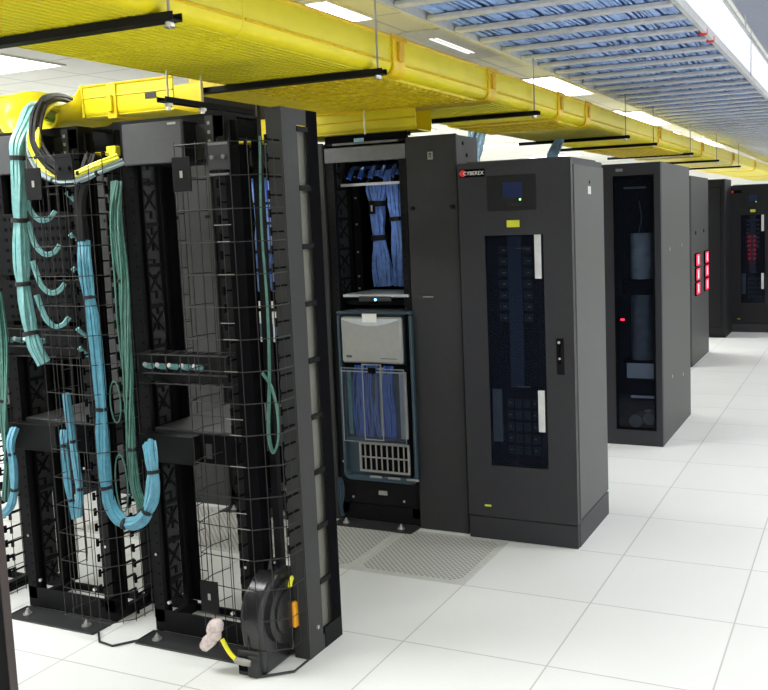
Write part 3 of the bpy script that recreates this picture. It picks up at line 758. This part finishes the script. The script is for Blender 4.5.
bundle('blue_bundle', 'wide blue cable bundle hanging in the second row rack, right of the two', 'cable bundle',
       [(-.79, 1.60, 1.99), (-.79, 1.59, 1.85), (-.785, 1.60, 1.68), (-.775, 1.60, 1.5), (-.78, 1.62, 1.32)], .040, 18, .011, 'bluelit', ties=(.45,), flat=.5, seed=41, jitter=.6)
bundle('blue_bundle', 'mottled blue and white cable column at the right side of the second row rack', 'cable bundle',
       [(-.69, 1.60, 1.94), (-.69, 1.60, 1.72), (-.69, 1.60, 1.5), (-.69, 1.6, 1.32)],   .028, 10, .009, 'bluelit', ties=(.2, .35, .5, .65, .8), flat=.6, seed=42, jitter=1.2)
t = thing('perforated_rail', 'black perforated rail with pale dots in the second row rack', 'rail', (-1.0, 1.55, 0))
MB().box(-1.01, -.975, 1.50, 1.505, .9, 2.0).build('strip', 'black', t)
mb = MB()
for z in (1.95, 1.83, 1.68, 1.52, 1.38, 1.31): mb.box(-.998, -.986, 1.497, 1.50, z, z+.010)
mb.build('dots', 'vent', t)
t = thing('tagged_bundle', 'black tag with a white mark clipped to the blue cables', 'tag', (-.90, 1.53, 1.75))
MB().bbox(-.925, -.885, 1.528, 1.532, 1.74, 1.81, .001).build('plate', 'black', t)
MB().box(-.910, -.900, 1.526, 1.528, 1.755, 1.79).build('mark', 'paper', t)
for k in range(10):
    z = 1.36+k*.064
    o = MB().bbox(-.715+.01*(k % 2), -.675+.012*(k % 3), 1.555, 1.570, z, z+.020+.01*(k % 2), .002).build('cable_label', 'paper' if k % 3 else 'red', loc=(-.69, 1.56, z))
    tag(o, 'small %s label on the mottled blue cable column, %s from the bottom' % ('white' if k % 3 else 'red', 'first second third fourth fifth sixth seventh eighth ninth tenth'.split()[k]), 'label', 'labels on the mottled cable column')
# second row, rack seen through the front row end post gap
for k, (x, lab) in enumerate(((-1.60, 'right'), (-1.69, 'left'))):
    bundle('blue_bundle', 'bright blue cable column seen between front rack and slotted end post, %s one' % lab, 'cable bundle',
           [(x, 1.50, 1.98), (x+.01, 1.5, 1.75), (x, 1.5, 1.5), (x+.01, 1.52, 1.30)], .030, 10, .010, 'bluelit', ties=(.2, .4, .6, .8), flat=.6, seed=50+k, jitter=1.2)
for k, (x, w, lab) in enumerate(((-2.255, .016, 'right of the narrow pair'), (-2.30, .016, 'left of the narrow pair'))):
    bundle('blue_bundle', 'dark blue cable column behind the open rack, %s' % lab, 'cable bundle',
           [(x, 1.50, 1.95), (x+.01, 1.5, 1.75), (x, 1.5, 1.5), (x+.01, 1.52, 1.25)], w, 6, .010, 'bluelit', ties=(.1, .3, .45, .6, .8), flat=.6, seed=60+k, jitter=1.2)
for k, (x0, x1, lab) in enumerate(((-1.78, -1.36, 'seen beside the slotted end post'), (-2.56, -2.14, 'seen through the open rack nearest the aisle'))):
    t = thing('white_server', 'pale server front %s' % lab, 'server', ((x0+x1)/2, 1.5, 1.10), 'pale servers in the second row')
    MB().bbox(x0, x1, 1.262, 1.85, 1.02, 1.16, .003).build('case', 'silver', t)
    MB().bbox(x0+.01, x1-.01, 1.256, 1.262, 1.165, 1.20, .002).bbox(x0+.01, x1-.01, 1.256, 1.262, 1.22, 1.26, .002).build('drive_row', 'paper', t)
    mb = MB()
    for q in range(6): mb.box(x0+.03+q*.065, x0+.075+q*.065, 1.259, 1.262, 1.05, 1.13)
    mb.build('bay', 'chassis', t)

# ================================================================== POWER CABINET (UPS STYLE)
def power_cabinet(x0, y0, label, text_on=True, red=False, w=.601, d=.605, h=1.975, group=None, dm='upsdark'):
    x1, y1 = x0+w, y0+d
    t = thing('power_cabinet', label, 'cabinet', ((x0+x1)/2, (y0+y1)/2, 0), group)
    MB().bbox(x0+.002, x1-.004, y0+.030, y1, .0, h-.002, .005).build('body', 'upsdark', t)
    s = MB().bbox(x1-.004, x1+.003, y0+.045, y1-.005, .14, h-.03, .003).build('side_panel', 'upsside', t)
    mb = MB().box(x1+.003, x1+.004, y0+.29, y0+.345, h-.175, h-.135); mb.build('side_label', 'paper', s)
    MB().prism([(y0+.31, h-.120), (y0+.335, h-.120), (y0+.322, h-.100)], 'x', x1+.003, x1+.004).build('side_emblem', 'hole', s)
    MB().bbox(x1-.004, x1+.003, y0+.030, y1-.001, .0, .132, .003).build('side_plinth', 'upsdark', s)
    MB().bbox(x0, x1, y0+.004, y0+.030, .0, .120, .003).build('plinth', 'upsdark', t)
    # door as a frame round the window and the display
    wx0, wx1, wz0, wz1 = x0+.138, x0+.452, .405, 1.605
    mb = MB()
    mb.box(x0, wx0, y0, y0+.028, .126, h); mb.box(wx1, x1-.002, y0, y0+.028, .126, h)
    mb.box(wx0, wx1, y0, y0+.028, .126, wz0); mb.box(wx0, wx1, y0, y0+.028, wz1, h)
    door = mb.build('door', dm, t)
    MB().box(x1-.006, x1+.001, y0-.002, y0+.030, .126, h).build('door_edge', 'rackgrey', door)
    # display
    dx0 = x0+.160
    dp = MB().bbox(dx0, dx0+.262, y0-.004, y0, 1.728, 1.906, .0015).build('display_panel', 'fardark', door)
    MB().bbox(dx0+.088, dx0+.190, y0-.007, y0-.004, 1.795, 1.870, .001).build('screen', 'screen', dp)
    MB().cyl((dx0+.178, y0-.007, 1.782), (dx0+.178, y0-.004, 1.782), .005, 10).build('status_lamp', 'ledg', dp)
    if text_on: text('CYBEREX', .019, 'display_lettering', 'rackgrey', dp, (dx0+.108, y0-.0045, 1.752), extrude=.0005)
    # badge
    bd = MB().bbox(x0+.012, x0+.150, y0-.005, y0, 1.905, 1.945, .0015).build('badge', 'hole', door)
    MB().cyl((x0+.030, y0-.007, 1.925), (x0+.030, y0-.005, 1.925), .017, 18).build('badge_dot', 'red', bd)
    if text_on: text('CYBEREX', .027, 'badge_lettering', 'whiteplas', bd, (x0+.034, y0-.0075, 1.915), extrude=.0008)
    MB().bbox(x0+.262, x0+.330, y0-.003, y0, 1.645, 1.680, .0008).build('yellow_label', 'yellab', door)
    MB().bbox(x0+.093, x0+.130, y0-.003, y0, .180, .190, .0008).build('small_label', 'yellab', door)
    # window interior
    iv = MB().box(wx0, wx1, y0+.0285, y0+.0295, wz0, wz1).build('window_recess', 'recess', door)
    MB().box(wx0+.115, wx0+.190, y0+.020, y0+.0284, .82, 1.60).build('centre_strip', 'panelblue', iv)
    mb = MB(); wk = MB()
    for k in range(7):
        z = 1.53-k*.058
        for x in (wx0+.085, wx0+.218):
            mb.box(x-.022, x+.026, y0+.022, y0+.028, z-.019, z+.019); wk.box(x+.000, x+.016, y0+.0205, y0+.022, z-.003, z+.003)
    for k in range(5):
        z = .74-k*.062
        for x in (wx0+.11, wx0+.155, wx0+.20, wx0+.25): mb.box(x-.02, x+.018, y0+.021, y0+.028, z-.024, z+.022)
        for x in (wx0+.10, wx0+.235): wk.box(x, x+.012, y0+.0195, y0+.021, z-.003, z+.003)
    mb.build('breaker_row', 'breaker', iv); wk.build('breaker_marks', 'vent', iv)
    MB().box(wx0+.16, wx0+.235, y0+.017, y0+.0195, 1.535, 1.54).box(wx0+.15, wx0+.22, y0+.017, y0+.0195, .825, .830).build('strip_mark', 'vent', iv)
    MB().bbox(wx0+.008, wx0+.062, y0+.017, y0+.028, .53, .81, .004).build('window_reflection', 'coilgrey', iv)  # pale slab behind the glass painted for a reflection
    if red:
        mb = MB()
        for k in range(6):
            for x in (wx0+.09, wx0+.16): mb.box(x, x+.04, y0+.015, y0+.019, 1.0+k*.06, 1.03+k*.06)
        mb.build('red_digits', 'leddim', iv)
    MB().box(wx0, wx1, y0+.006, y0+.009, wz0, wz1).build('window_glass', 'smoke', door)
    for z0, z1 in ((1.385, 1.605), (.600, .815)):
        MB().bbox(wx1-.046, wx1-.012, y0-.006, y0+.004, z0, z1, .002).build('light_strip', 'paper', door)
    hd = MB().bbox(x1-.092, x1-.052, y0-.006, y0, .90, 1.085, .003).build('handle', 'black', door)
    MB().cyl((x1-.072, y0-.006, 1.065), (x1-.072, y0-.016, 1.065), .014, 12).bbox(x1-.078, x1-.066, y0-.022, y0-.010, .955, 1.055, .003).build('lever', 'black2', hd, smooth=True)
    MB().cyl((x1-.074, y0-.016, 1.066), (x1-.074, y0-.019, 1.066), .007, 10).cyl((x1-.070, y0-.022, .985), (x1-.070, y0-.025, .985), .006, 10).build('key_lock', 'steel', hd)
    MB().bbox(x0+.03, x1-.03, y0+.05, y1-.03, h-.002, h+.010, .003).build('top_cap', 'upsside', t)
    return t
power_cabinet(-.225, 1.222, 'large charcoal power cabinet with a blue screen, window and door handle')
power_cabinet(-.02, 10.0, 'farthest power cabinet facing the aisle end, with dim red digits', text_on=False, red=True, h=2.01, group='power cabinets at the aisle end', dm='fardark')
power_cabinet(.59, 10.0, 'power cabinet at the aisle end cut off by the right edge', text_on=False, red=True, h=2.01, group='power cabinets at the aisle end', dm='fardark')

# ================================================================== THIRD ROW END CABINET
def glass_cabinet(x0, x1, y0, y1, h, label):
    t = thing('transformer_cabinet', label, 'cabinet', ((x0+x1)/2, (y0+y1)/2, 0))
    MB().box(x0+.004, x1-.004, y0+.36, y1, .0, h-.004).box(x0+.004, x0+.02, y0+.03, y0+.36, 0, h-.004).box(x1-.02, x1-.004, y0+.03, y0+.36, 0, h-.004).box(x0+.02, x1-.02, y0+.03, y0+.36, h-.02, h-.004).box(x0+.02, x1-.02, y0+.03, y0+.36, 0, .05).build('body', 'upsdark', t)
    s = MB().bbox(x1-.004, x1+.002, y0+.02, y1, .0, h, .003).build('side_panel', 'midside', t)
    mb = MB()
    for y, z in ((y0+.30, 1.42), (y0+.78, 1.43), (y0+.36, .46), (y0+.80, .40)): mb.cyl((x1+.002, y, z), (x1+.004, y, z), .014, 12)
    mb.build('side_hole', 'vent', s)
    a, b = x1-.335, x1-.05     # door window
    mb = MB(); mb.box(x0, a, y0, y0+.028, 0, h); mb.box(b, x1, y0, y0+.028, 0, h); mb.box(a, b, y0, y0+.028, 0, .12); mb.box(a, b, y0, y0+.028, h-.09, h)
    d = mb.build('door', 'upsdark', t)
    MB().frame(a-.004, b+.004, y0-.006, y0, .116, h-.086, .014).build('window_frame', 'black2', d)
    MB().box(a, b, y0+.010, y0+.014, .12, h-.09).build('window_glass', 'smoke', d)
    MB().box(x0+.28, x0+.33, y0-.002, y0, h-.055, h-.035).build('badge', 'coilgrey', d)
    MB().box(a+.06, a+.22, y0+.05, y0+.055, 1.865, 1.88).build('light_bar', 'vent', d)
    MB().bbox(a+.035, a+.066, y0-.003, y0+.004, .918, .934, .003).build('red_lamp', 'ledr', d)
    c = (a+.165, y0+.15)
    cc = MB().cyl((c[0], c[1], 1.215), (c[0], c[1], 1.545), .085, 24)
    cc.build('upper_coil', mat('coil_grey_painted_lit', (.60, .66, .68), .4, noise=.25, scale=12), t, smooth=True)  # light on this coil put into a much paler grey
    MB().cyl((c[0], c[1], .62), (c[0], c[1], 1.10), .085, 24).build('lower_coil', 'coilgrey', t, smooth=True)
    MB().box(c[0]-.10, c[0]+.10, c[1]-.10, c[1]-.095, .49, .60).build('rating_label', 'paper', t)
    MB().box(c[0]-.07, c[0]+.10, c[1]-.11, c[1]-.095, .345, .362).build('white_bar', 'paper', t)
    MB().cyl((c[0]-.05, c[1]-.06, .16), (c[0]-.05, c[1]+.06, .16), .05, 16).cyl((c[0]+.05, c[1]-.06, .18), (c[0]+.05, c[1]+.06, .18), .045, 16).cyl((c[0]+.02, c[1]-.08, .24), (c[0]+.07, c[1]-.08, .25), .012, 10).build('fan_motor', 'coilgrey', t, smooth=True)
    MB().box(c[0]-.13, c[0]+.13, c[1]-.09, c[1]+.09, 1.10, 1.215).box(c[0]-.13, c[0]+.13, c[1]-.09, c[1]+.09, .60, .62).build('coil_clamp', 'black2', t)
    MB().tube(smooth_path([(c[0]-.02, c[1]-.02, 1.55), (c[0]+.01, c[1]-.05, 1.65), (c[0]-.01, c[1]-.03, 1.78)]), .005, 6).build('lead', 'coilgrey', t)
    return t
glass_cabinet(-.23, .368, 3.41, 4.555, 2.045, 'tall dark cabinet with a long glass door showing grey coils')

# ================================================================== FARTHER ROWS
def plain_cabinet(x0, x1, y0, y1, h, label, group='plain dark cabinets of the rear rows', side='midside', dm='upsdark', grip=True):
    t = thing('server_cabinet', label, 'cabinet', ((x0+x1)/2, (y0+y1)/2, 0), group)
    MB().bbox(x0+.003, x1-.003, y0+.03, y1, .0, h, .004).build('body', side, t)
    d = MB().bbox(x0+.008, x1-.008, y0, y0+.028, .05, h-.01, .003).build('door', dm, t)
    MB().frame(x0+.05, x1-.05, y0-.004, y0, .14, h-.1, .012).build('door_frame', 'black', d)
    if grip: MB().bbox(x1-.045, x1-.02, y0-.018, y0, .95, 1.15, .004).build('handle', 'steel', d)
    return t
led = plain_cabinet(-.62, -.02, 6.90, 8.10, 2.065, 'grey cabinet with six red lit displays on its aisle side', group=None)
mb_i = 0
for y0 in (7.14, 7.76):
    for k in range(3):
        z = .76+k*.158
        b = MB().bbox(-.022, -.006, y0-.01, y0+.25, z, z+.15, .004).build('display_bezel', 'hole', led)
        MB().bbox(-.0065, -.002, y0+.02, y0+.22, z+.012, z+.138, .002).build('red_display', 'ledr', b)
        MB().box(-.002, -.0012, y0+.09, y0+.15, z+.03, z+.12).build('bright_digits', 'ledcore', b)
MB().cyl((-.023, 7.2, 1.45), (-.018, 7.2, 1.45), .02, 10).cyl((-.023, 7.75, 1.46), (-.018, 7.75, 1.46), .02, 10).build('side_hole', 'hole', led)
c5 = plain_cabinet(-.60, .0, 9.36, 9.98, 2.09, 'narrow dark cabinet in the corner left of the farthest power cabinet', group=None, side='fardark', dm='fardark', grip=False)
n = 0
for (y0, y1, h, row, xs) in ((3.43, 4.50, 2.02, 'third', (-.85, -1.47, -2.09, -2.71, -3.33, -3.95, -4.57)), (6.92, 8.0, 2.05, 'fourth', (-1.24, -1.86, -2.48, -3.10))):
    words_ = 'first second third fourth fifth sixth seventh'.split()
    for k, x in enumerate(xs):
        plain_cabinet(x, x+.60, y0, y1, h, 'dark cabinet of the %s row, %s inwards from the aisle-end cabinet' % (row, words_[k]))

# ================================================================== OVERHEAD: YELLOW TRAY
def tray():
    XL, XR, ZB, ZT = -.985, -.20, 2.32, 2.475
    t = thing('fiber_tray', 'long yellow fibre cable tray hung over the row ends', 'cable tray', (-.6, -3.4, ZB))
    def prof(o=0.0, zt=ZT, th=.008):
        r = .045; out = [(XL-o, zt)]
        for k in range(7): a = PI+k*PI/12; out.append((XL-o+r+r*math.cos(a), ZB-o+r+r*math.sin(a)))
        for k in range(7): a = 1.5*PI+k*PI/12; out.append((XR+o-r+r*math.cos(a), ZB-o+r+r*math.sin(a)))
        out.append((XR+o, zt)); inn = [(XR+o-th, zt)]
        r2 = r-th
        for k in range(7): a = 2*PI-k*PI/12; inn.append((XR+o-r+r2*math.cos(a), ZB-o+r+r2*math.sin(a)))
        for k in range(7): a = 1.5*PI-k*PI/12; inn.append((XL-o+r+r2*math.cos(a), ZB-o+r+r2*math.sin(a)))
        inn.append((XL-o+th, zt)); return out+inn
    cuts = [-3.35, -.60, .47, 1.53, 2.70, 3.32, 5.68, 8.0, 10.5, 13.0, 16.0, 19.4]
    for a, b in zip(cuts[:-1], cuts[1:]):
        p = MB().prism(prof(), 'y', a+.001, b-.001).build('trough', 'tray', t, smooth=True)
        mb = MB()
        for k in range(21):
            x = XL+.06+k*.0335; mb.box(x, x+.006, a+.02, b-.02, ZB-.0035, ZB+.001)
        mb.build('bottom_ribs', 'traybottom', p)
        MB().tube([(XR+.002, a+.01, ZT), (XR+.002, b-.01, ZT)], .008, 6).tube([(XR+.001, a+.01, ZT-.105), (XR+.001, b-.01, ZT-.105)], .006, 5).build('side_bead', 'traycoup', p)
    for y in cuts[2:-1]:
        c = MB().prism(prof(.010, ZT+.006, .009), 'y', y-.055, y+.055).build('coupling', 'traycoup', t, smooth=True)
        MB().bbox(XR+.010, XR+.024, y-.018, y+.018, ZT-.10, ZT-.02, .003).bbox(XR+.006, XR+.016, y-.07, y+.07, ZT-.012, ZT+.010, .003).build('coupling_latch', 'orangeclip', c)
    for a, b in ((.30, 1.44), (2.78, 3.24), (5.76, 7.1)):
        xl = XL-.24 if a < 1 else XL
        mb = MB().box(xl+.03, XR-.05, a, b, ZB-.012, ZB-.003)
        if a < 1: mb.box(xl+.03, XL-.01, a, b, ZB-.003, ZT-.02)
        n = int((b-a)/.06)
        for k in range(n): mb.box(XL+.06, XR-.06, a+.02+k*.06, a+.03+k*.06, ZB-.018, ZB-.012)
        for k in range(12): mb.box(XL+.09+k*.055, XL+.10+k*.055, a+.01, b-.01, ZB-.018, ZB-.012)
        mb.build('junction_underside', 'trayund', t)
    t.rotation_euler.z = -.011
tray()
def branch(y0, y1, x0, x1, z0, z1, label):
    t = thing('branch_tray', label, 'cable tray', ((x0+x1)/2, (y0+y1)/2, z0), 'yellow branch trays over the rack rows')
    th = .007; r = .03
    out = [(y0, z1)]+[(y0+r+r*math.cos(PI+k*PI/8), z0+r+r*math.sin(PI+k*PI/8)) for k in range(5)]+[(y1-r+r*math.cos(1.5*PI+k*PI/8), z0+r+r*math.sin(1.5*PI+k*PI/8)) for k in range(5)]+[(y1, z1), (y1-th, z1), (y1-th, z0+th), (y0+th, z0+th), (y0+th, z1)]
    p = MB().prism(out, 'x', x0, x1).build('trough', 'tray', t, smooth=True)
    MB().tube([(x0, y0, z1), (x1, y0, z1)], .006, 6).tube([(x0, y0-.001, z1-.05), (x1, y0-.001, z1-.05)], .004, 5).build('side_bead', 'traycoup', p)
    n = max(2, int((x1-x0)/.55))
    for k in range(n):
        x = x0+.15+k*.5
        if x+.06 < x1:
            c = MB().box(x, x+.05, y0-.008, y1+.008, z0-.008, z0).box(x, x+.05, y0-.008, y0, z0, z1+.004).build('coupling', 'traycoup', t)
            MB().bbox(x+.012, x+.035, y0-.022, y0-.008, z0+.02, z0+.09, .003).build('coupling_latch', 'tray', c)
    return t
b1 = branch(.0, .20, -1.50, -.99, 2.195, 2.335, 'yellow branch tray over the front row, right of the spout')
MB().box(-1.14, -1.08, -.0025, -.001, 2.255, 2.280).build('sticker', 'rackgrey', b1)
branch(.0, .20, -3.4, -1.81, 2.195, 2.335, 'yellow branch tray over the front row, left of the spout')
branch(1.36, 1.56, -3.4, -.52, 2.180, 2.300, 'yellow branch tray over the second row racks')
# waterfall spout: a U-shaped chute curving forwards and down
def spout():
    t = thing('tray_spout', 'yellow waterfall spout letting the aqua bundle down', 'cable tray', (-1.7, .0, 2.19))
    st = [(.20, -1.80, -1.50, 2.185, .16), (.0, -1.80, -1.50, 2.185, .16), (-.05, -1.82, -1.50, 2.180, .155), (-.09, -1.85, -1.51, 2.165, .15), (-.12, -1.88, -1.53, 2.14, .12)]
    def sect(y, xa, xb, z, wh, r=.07, n=6):
        c = [(xa, y, z+wh)]
        for k in range(n+1): a = PI+k*PI/2/n; c.append((xa+r+r*math.cos(a), y, z+r+r*math.sin(a)))
        for k in range(n+1): a = 1.5*PI+k*PI/2/n; c.append((xb-r+r*math.cos(a), y, z+r+r*math.sin(a)))
        c.append((xb, y, z+(wh if y > -.03 else wh*.6))); return c
    mb = MB(); rows = [sect(*q) for q in st]; n = len(rows[0])
    for r_ in rows: mb.v += r_
    for k in range(len(rows)-1):
        for q in range(n-1): mb.f.append((k*n+q, k*n+q+1, (k+1)*n+q+1, (k+1)*n+q))
    p = mb.build('chute', 'tray', t, smooth=True)
    s_ = p.modifiers.new('thick', 'SOLIDIFY'); s_.thickness = .008
    MB().tube(rows[-1], .007, 6).tube([rows[1][-1], (-1.497, -.002, 2.26), (-1.497, -.002, 2.20)], .007, 6).build('rolled_lip', 'tray', t, smooth=True)
    MB().box(-1.80, -1.50, .19, .20, 2.20, 2.34).build('back_wall', 'tray', t)
spout()

# unistrut hangers under the tray
def hanger(y, x0, x1, label, z=2.292, rods=True, h=.024):
    t = thing('strut_hanger', label, 'support bar', ((x0+x1)/2, y, z), 'black strut hangers under the yellow tray')
    mb = MB().box(x0, x1, y-.022, y+.022, z, z+.004).box(x0, x1, y-.022, y-.018, z+.004, z+h).box(x0, x1, y+.018, y+.022, z+.004, z+h)
    mb.build('channel', 'black', t)
    if rods:
        for x in (x1-.03,):
            MB().cyl((x, y, z-.02), (x, y, 2.999), .0045, 6).build('threaded_rod', 'vent', t)
            MB().cyl((x, y, z-.012), (x, y, z-.001), .013, 6).cyl((x, y, z-.016), (x, y, z-.013), .018, 10).build('nut', 'steel', t, smooth=True)
    return t
W1 = 'first second third fourth fifth sixth seventh eighth'.split()
for k, y in enumerate((-.985, .245, 2.14, 4.32, 5.33, 7.13, 8.9, 10.9)):
    hanger(y, -1.06+.011*(y+1), -.12+.011*(y+1), 'black strut under the yellow tray, %s from the near end' % W1[k])
t = thing('strut_bar', 'short black strut with zinc nuts above the nearest open rack', 'support bar', (-.76, -.07, 2.178))
MB().box(-.782, -.738, -.34, .22, 2.178, 2.182).box(-.782, -.778, -.34, .22, 2.182, 2.198).box(-.742, -.738, -.34, .22, 2.182, 2.198).build('channel', 'black', t)
for y in (-.30, -.10):
    MB().cyl((-.76, y, 2.150), (-.76, y, 2.178), .009, 8).cyl((-.76, y, 2.165), (-.76, y, 2.177), .016, 6).build('nut', 'steel', t, smooth=True)
    MB().cyl((-.76, y, 2.198), (-.76, y, 2.305), .004, 6).build('threaded_rod', 'steel', t)
hanger(1.33, -1.05, -.55, 'short black strut above the blade chassis rack', z=2.150, rods=False)
for i, (x, y, lab) in enumerate(((-.80, 1.33, 'above the blade chassis rack'),)):
    t = thing('hanger_rod', 'thin zinc hanger rod %s' % lab, 'rod', (x, y, 2.14), 'zinc rods over the racks')
    MB().cyl((x, y-.03, 2.13), (x, y-.03, 2.36), .004, 6).build('rod', 'steel', t)
    MB().cyl((x, y-.03, 2.135), (x, y-.03, 2.147), .013, 6).build('nut', 'steel', t)

# ================================================================== OVERHEAD: LADDER RACK WITH BLUE CABLES
def ladder():
    X0, X1, Z = -.205, .905, 2.62
    t = thing('ladder_rack', 'wide grey ladder rack carrying blue cables above the aisle', 'cable ladder', (.35, -1, Z))
    for x in (X0, X1):
        MB().box(x-.012, x+.012, -1.6, 19.5, Z, Z+.045).build('side_rail', 'ladder', t)
    y = .18 - .325*5; n = 0
    while y < 19.4 and n < 95:
        mb = MB().bbox(X0+.021, X1-.021, y, y+.060, Z+.002, Z+.022, .003); mb.build('rung', 'ladder', t); y += .325 if y < 9 else .325; n += 1
    for k, (y, z) in enumerate(((1.93, Z+.01), (2.17, Z+.01))):
        MB().bbox(X1-.03, X1+.014, y, y+.03, z-.018, z+.016, .003).build('red_tag', 'red', t)
    for y in (.9, 3.9, 6.9, 9.9):
        for x in (X0-.018, X1+.018):
            MB().cyl((x, y, Z+.02), (x, y, 2.999), .005, 6).build('hanger_rod', 'ladder', t)
ladder()
mb = MB(); rn = random.Random(11)
for k in range(104):
    x = -.165+k*1.03/103+rn.uniform(-.006, .006); z = 2.650+rn.choice((0, 0, .012)); ph = rn.uniform(0, 6.28); pts = []
    y = -1.6; j = 0
    while y < 19.3:
        pts.append((min(.87, max(-.17, x+.012*math.sin(j*.9+ph)+rn.uniform(-.004, .004))), y, z+.003*math.sin(j*1.7+ph))); y += .45 if y < 7 else 1.6; j += 1
    mb.tube(pts, .0062, 5)
o = mb.build('blue_network_cables', 'bluehaze', loc=(.35, -1.6, 2.65), smooth=True)
tag(o, 'mass of blue network cables lying on the wide ladder rack', 'cables', kind='stuff')
mb = MB().box(-.18, .88, -1.6, 19.3, 2.668, 2.680)
o = mb.build('cable_mass_top', mat('deep_blue_cable_shadow', (.17, .27, .54), .6, noise=.3, scale=30), loc=(.35, -1.6, 2.68))  # shade between the cables put into one deeper blue sheet
tag(o, 'shaded blue sheet standing in for packed upper cables on the ladder rack', 'cables', kind='stuff')

# drops of blue cable behind the power cabinet
for k, (x, y, r) in enumerate(((-1.26, 3.9, .07), (-.66, 4.2, .03))):
    lab = ['left, thick', 'right, thin'][k]
    bundle('cable_drop', 'pale blue cable drop beyond the power cabinet, the %s one' % lab, 'cable bundle',
           [(x+.12, y, 2.55), (x+.06, y, 2.36), (x-.01, y, 2.20), (x-.03, y, 2.032)], r, 14, .014, 'paleblue', flat=.6, seed=70+k, jitter=1.0, group='pale blue cable drops')

# white duct right of the ladder; emission stands in for its brightness
t = thing('white_duct', 'white duct with an added glow running along the ceiling right of the ladder rack', 'duct', (.8, -1, 2.86))
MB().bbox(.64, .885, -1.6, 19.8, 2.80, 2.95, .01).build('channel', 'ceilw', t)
MB().box(.938, .950, -1.6, 19.8, 2.86, 2.885).build('side_lip', 'whiteplas', t)
t = thing('grey_ceiling_slab', 'flat pale grey slab added for the dim ceiling at the upper right corner', 'duct', (1.6, -1, 2.9))
MB().bbox(.955, 2.1, -1.6, 19.8, 2.90, 2.985, .01).build('channel', 'dimgrey', t)  # added slab carrying the dim tone of the ceiling
for k, y in enumerate((3.0, 6.0)):
    t = thing('ceiling_rod', 'thin white rod hanging from the ceiling by the white duct, %s one' % ('near', 'far')[k], 'rod', (.99, y, 2.7))
    MB().cyl((.99, y, 2.80), (.99, y, 2.899), .005, 6).build('rod', 'ladder', t)

# ================================================================== CEILING LIGHTS
W = 'first second third fourth fifth sixth seventh eighth'.split()
def troffer(x0, y0, w, d, label, power):
    t = thing('ceiling_light', label, 'ceiling light', (x0+w/2, y0+d/2, 2.98), 'recessed ceiling lights')
    mb = MB().box(x0, x0+w, y0, y0+.025, 2.985, 2.9995).box(x0, x0+w, y0+d-.025, y0+d, 2.985, 2.9995).box(x0, x0+.025, y0+.025, y0+d-.025, 2.985, 2.9995).box(x0+w-.025, x0+w, y0+.025, y0+d-.025, 2.985, 2.9995)
    mb.build('frame', 'whiteplas', t)
    MB().box(x0+.025, x0+w-.025, y0+.025, y0+d-.025, 2.990, 2.996).build('diffuser', 'glow', t)
    l = bpy.data.lights.new('lamp', 'AREA'); l.shape = 'RECTANGLE'; l.size = w-.1; l.size_y = d-.1; l.energy = power; l.color = (.97, .99, 1)
    lo = bpy.data.objects.new('light_source', l); COL.objects.link(lo); lo.location = (x0+w/2, y0+d/2, 2.975)
P = 43
cols = (('added unseen over the aisle side', 2.2), ('left of the aisle', -2.41), ('farther left', -5.25), ('at the far left', -8.1))  # aisle-side column added out of view to brighten aisle-facing sides
for cn, x in cols:
    for k, y in enumerate((-4.4, -1.4, 1.62, 4.75, 8.6, 12.4, 16.2)):
        if x == -5.25 and k == 2: y = 1.76
        if x == -2.41 and k == 3: continue
        troffer(x, y, 1.22, .61, 'white ceiling light %s, %s from the near wall' % (cn, W[k]), P)
troffer(-1.62, 5.30, .62, 1.50, 'bright ceiling light beside the yellow tray, before the power cabinet', P*.5)
troffer(-1.60, 8.9, .62, 2.1, 'white ceiling light along the yellow tray past the power cabinet', P*.4)
troffer(-1.62, 14.2, .62, 2.6, 'farther white ceiling light along the yellow tray', P*.4)
t = thing('ceiling_strip_light', 'narrow fluorescent strip on the ceiling between tray and ladder rack', 'ceiling light', (-1.15, 3.4, 2.98))
MB().box(-1.30, -.95, 2.75, 3.95, 2.990, 2.9985).build('housing', 'ladder', t)
MB().box(-1.200, -1.180, 3.02, 3.72, 2.985, 2.9895).build('tube', 'tubeglow', t)
MB().box(-1.155, -1.140, 3.02, 3.72, 2.985, 2.9895).build('tube', 'tubeglow', t)

# ================================================================== WORLD, CAMERA
w = bpy.data.worlds.new('World'); S.world = w; w.use_nodes = True
w.node_tree.nodes['Background'].inputs[0].default_value = (.9, .95, 1, 1); w.node_tree.nodes['Background'].inputs[1].default_value = .3
S.view_settings.view_transform = 'Standard'; S.view_settings.look = 'None'
S.view_settings.exposure = 0.0; S.view_settings.gamma = 1.0
S.cycles.max_bounces = 8; S.cycles.diffuse_bounces = 4; S.cycles.transparent_max_bounces = 12
S.cycles.sample_clamp_indirect = 4

F, YAW, PITCH, ROLL = 924.13, math.radians(-24.1515), math.radians(6.2857), math.radians(-2.0106)
fwd = Vector((math.sin(YAW)*math.cos(PITCH), math.cos(YAW)*math.cos(PITCH), -math.sin(PITCH)))
right = Vector((math.cos(YAW), -math.sin(YAW), 0)); up = right.cross(fwd)
r2 = right*math.cos(ROLL)+up*math.sin(ROLL); u2 = -right*math.sin(ROLL)+up*math.cos(ROLL)
cam = bpy.data.cameras.new('camera'); co = bpy.data.objects.new('camera', cam); COL.objects.link(co)
mw = Matrix((r2, u2, -fwd)).transposed().to_4x4(); mw.translation = Vector((1.7012, -3.1710, 1.6984)); co.matrix_world = mw
cam.sensor_fit = 'HORIZONTAL'; cam.sensor_width = 36; cam.lens = F*36/768
cam.shift_x = (384-454.94)/768; cam.shift_y = (320.36-345)/768
cam.clip_start = .05; cam.clip_end = 100
S.camera = co
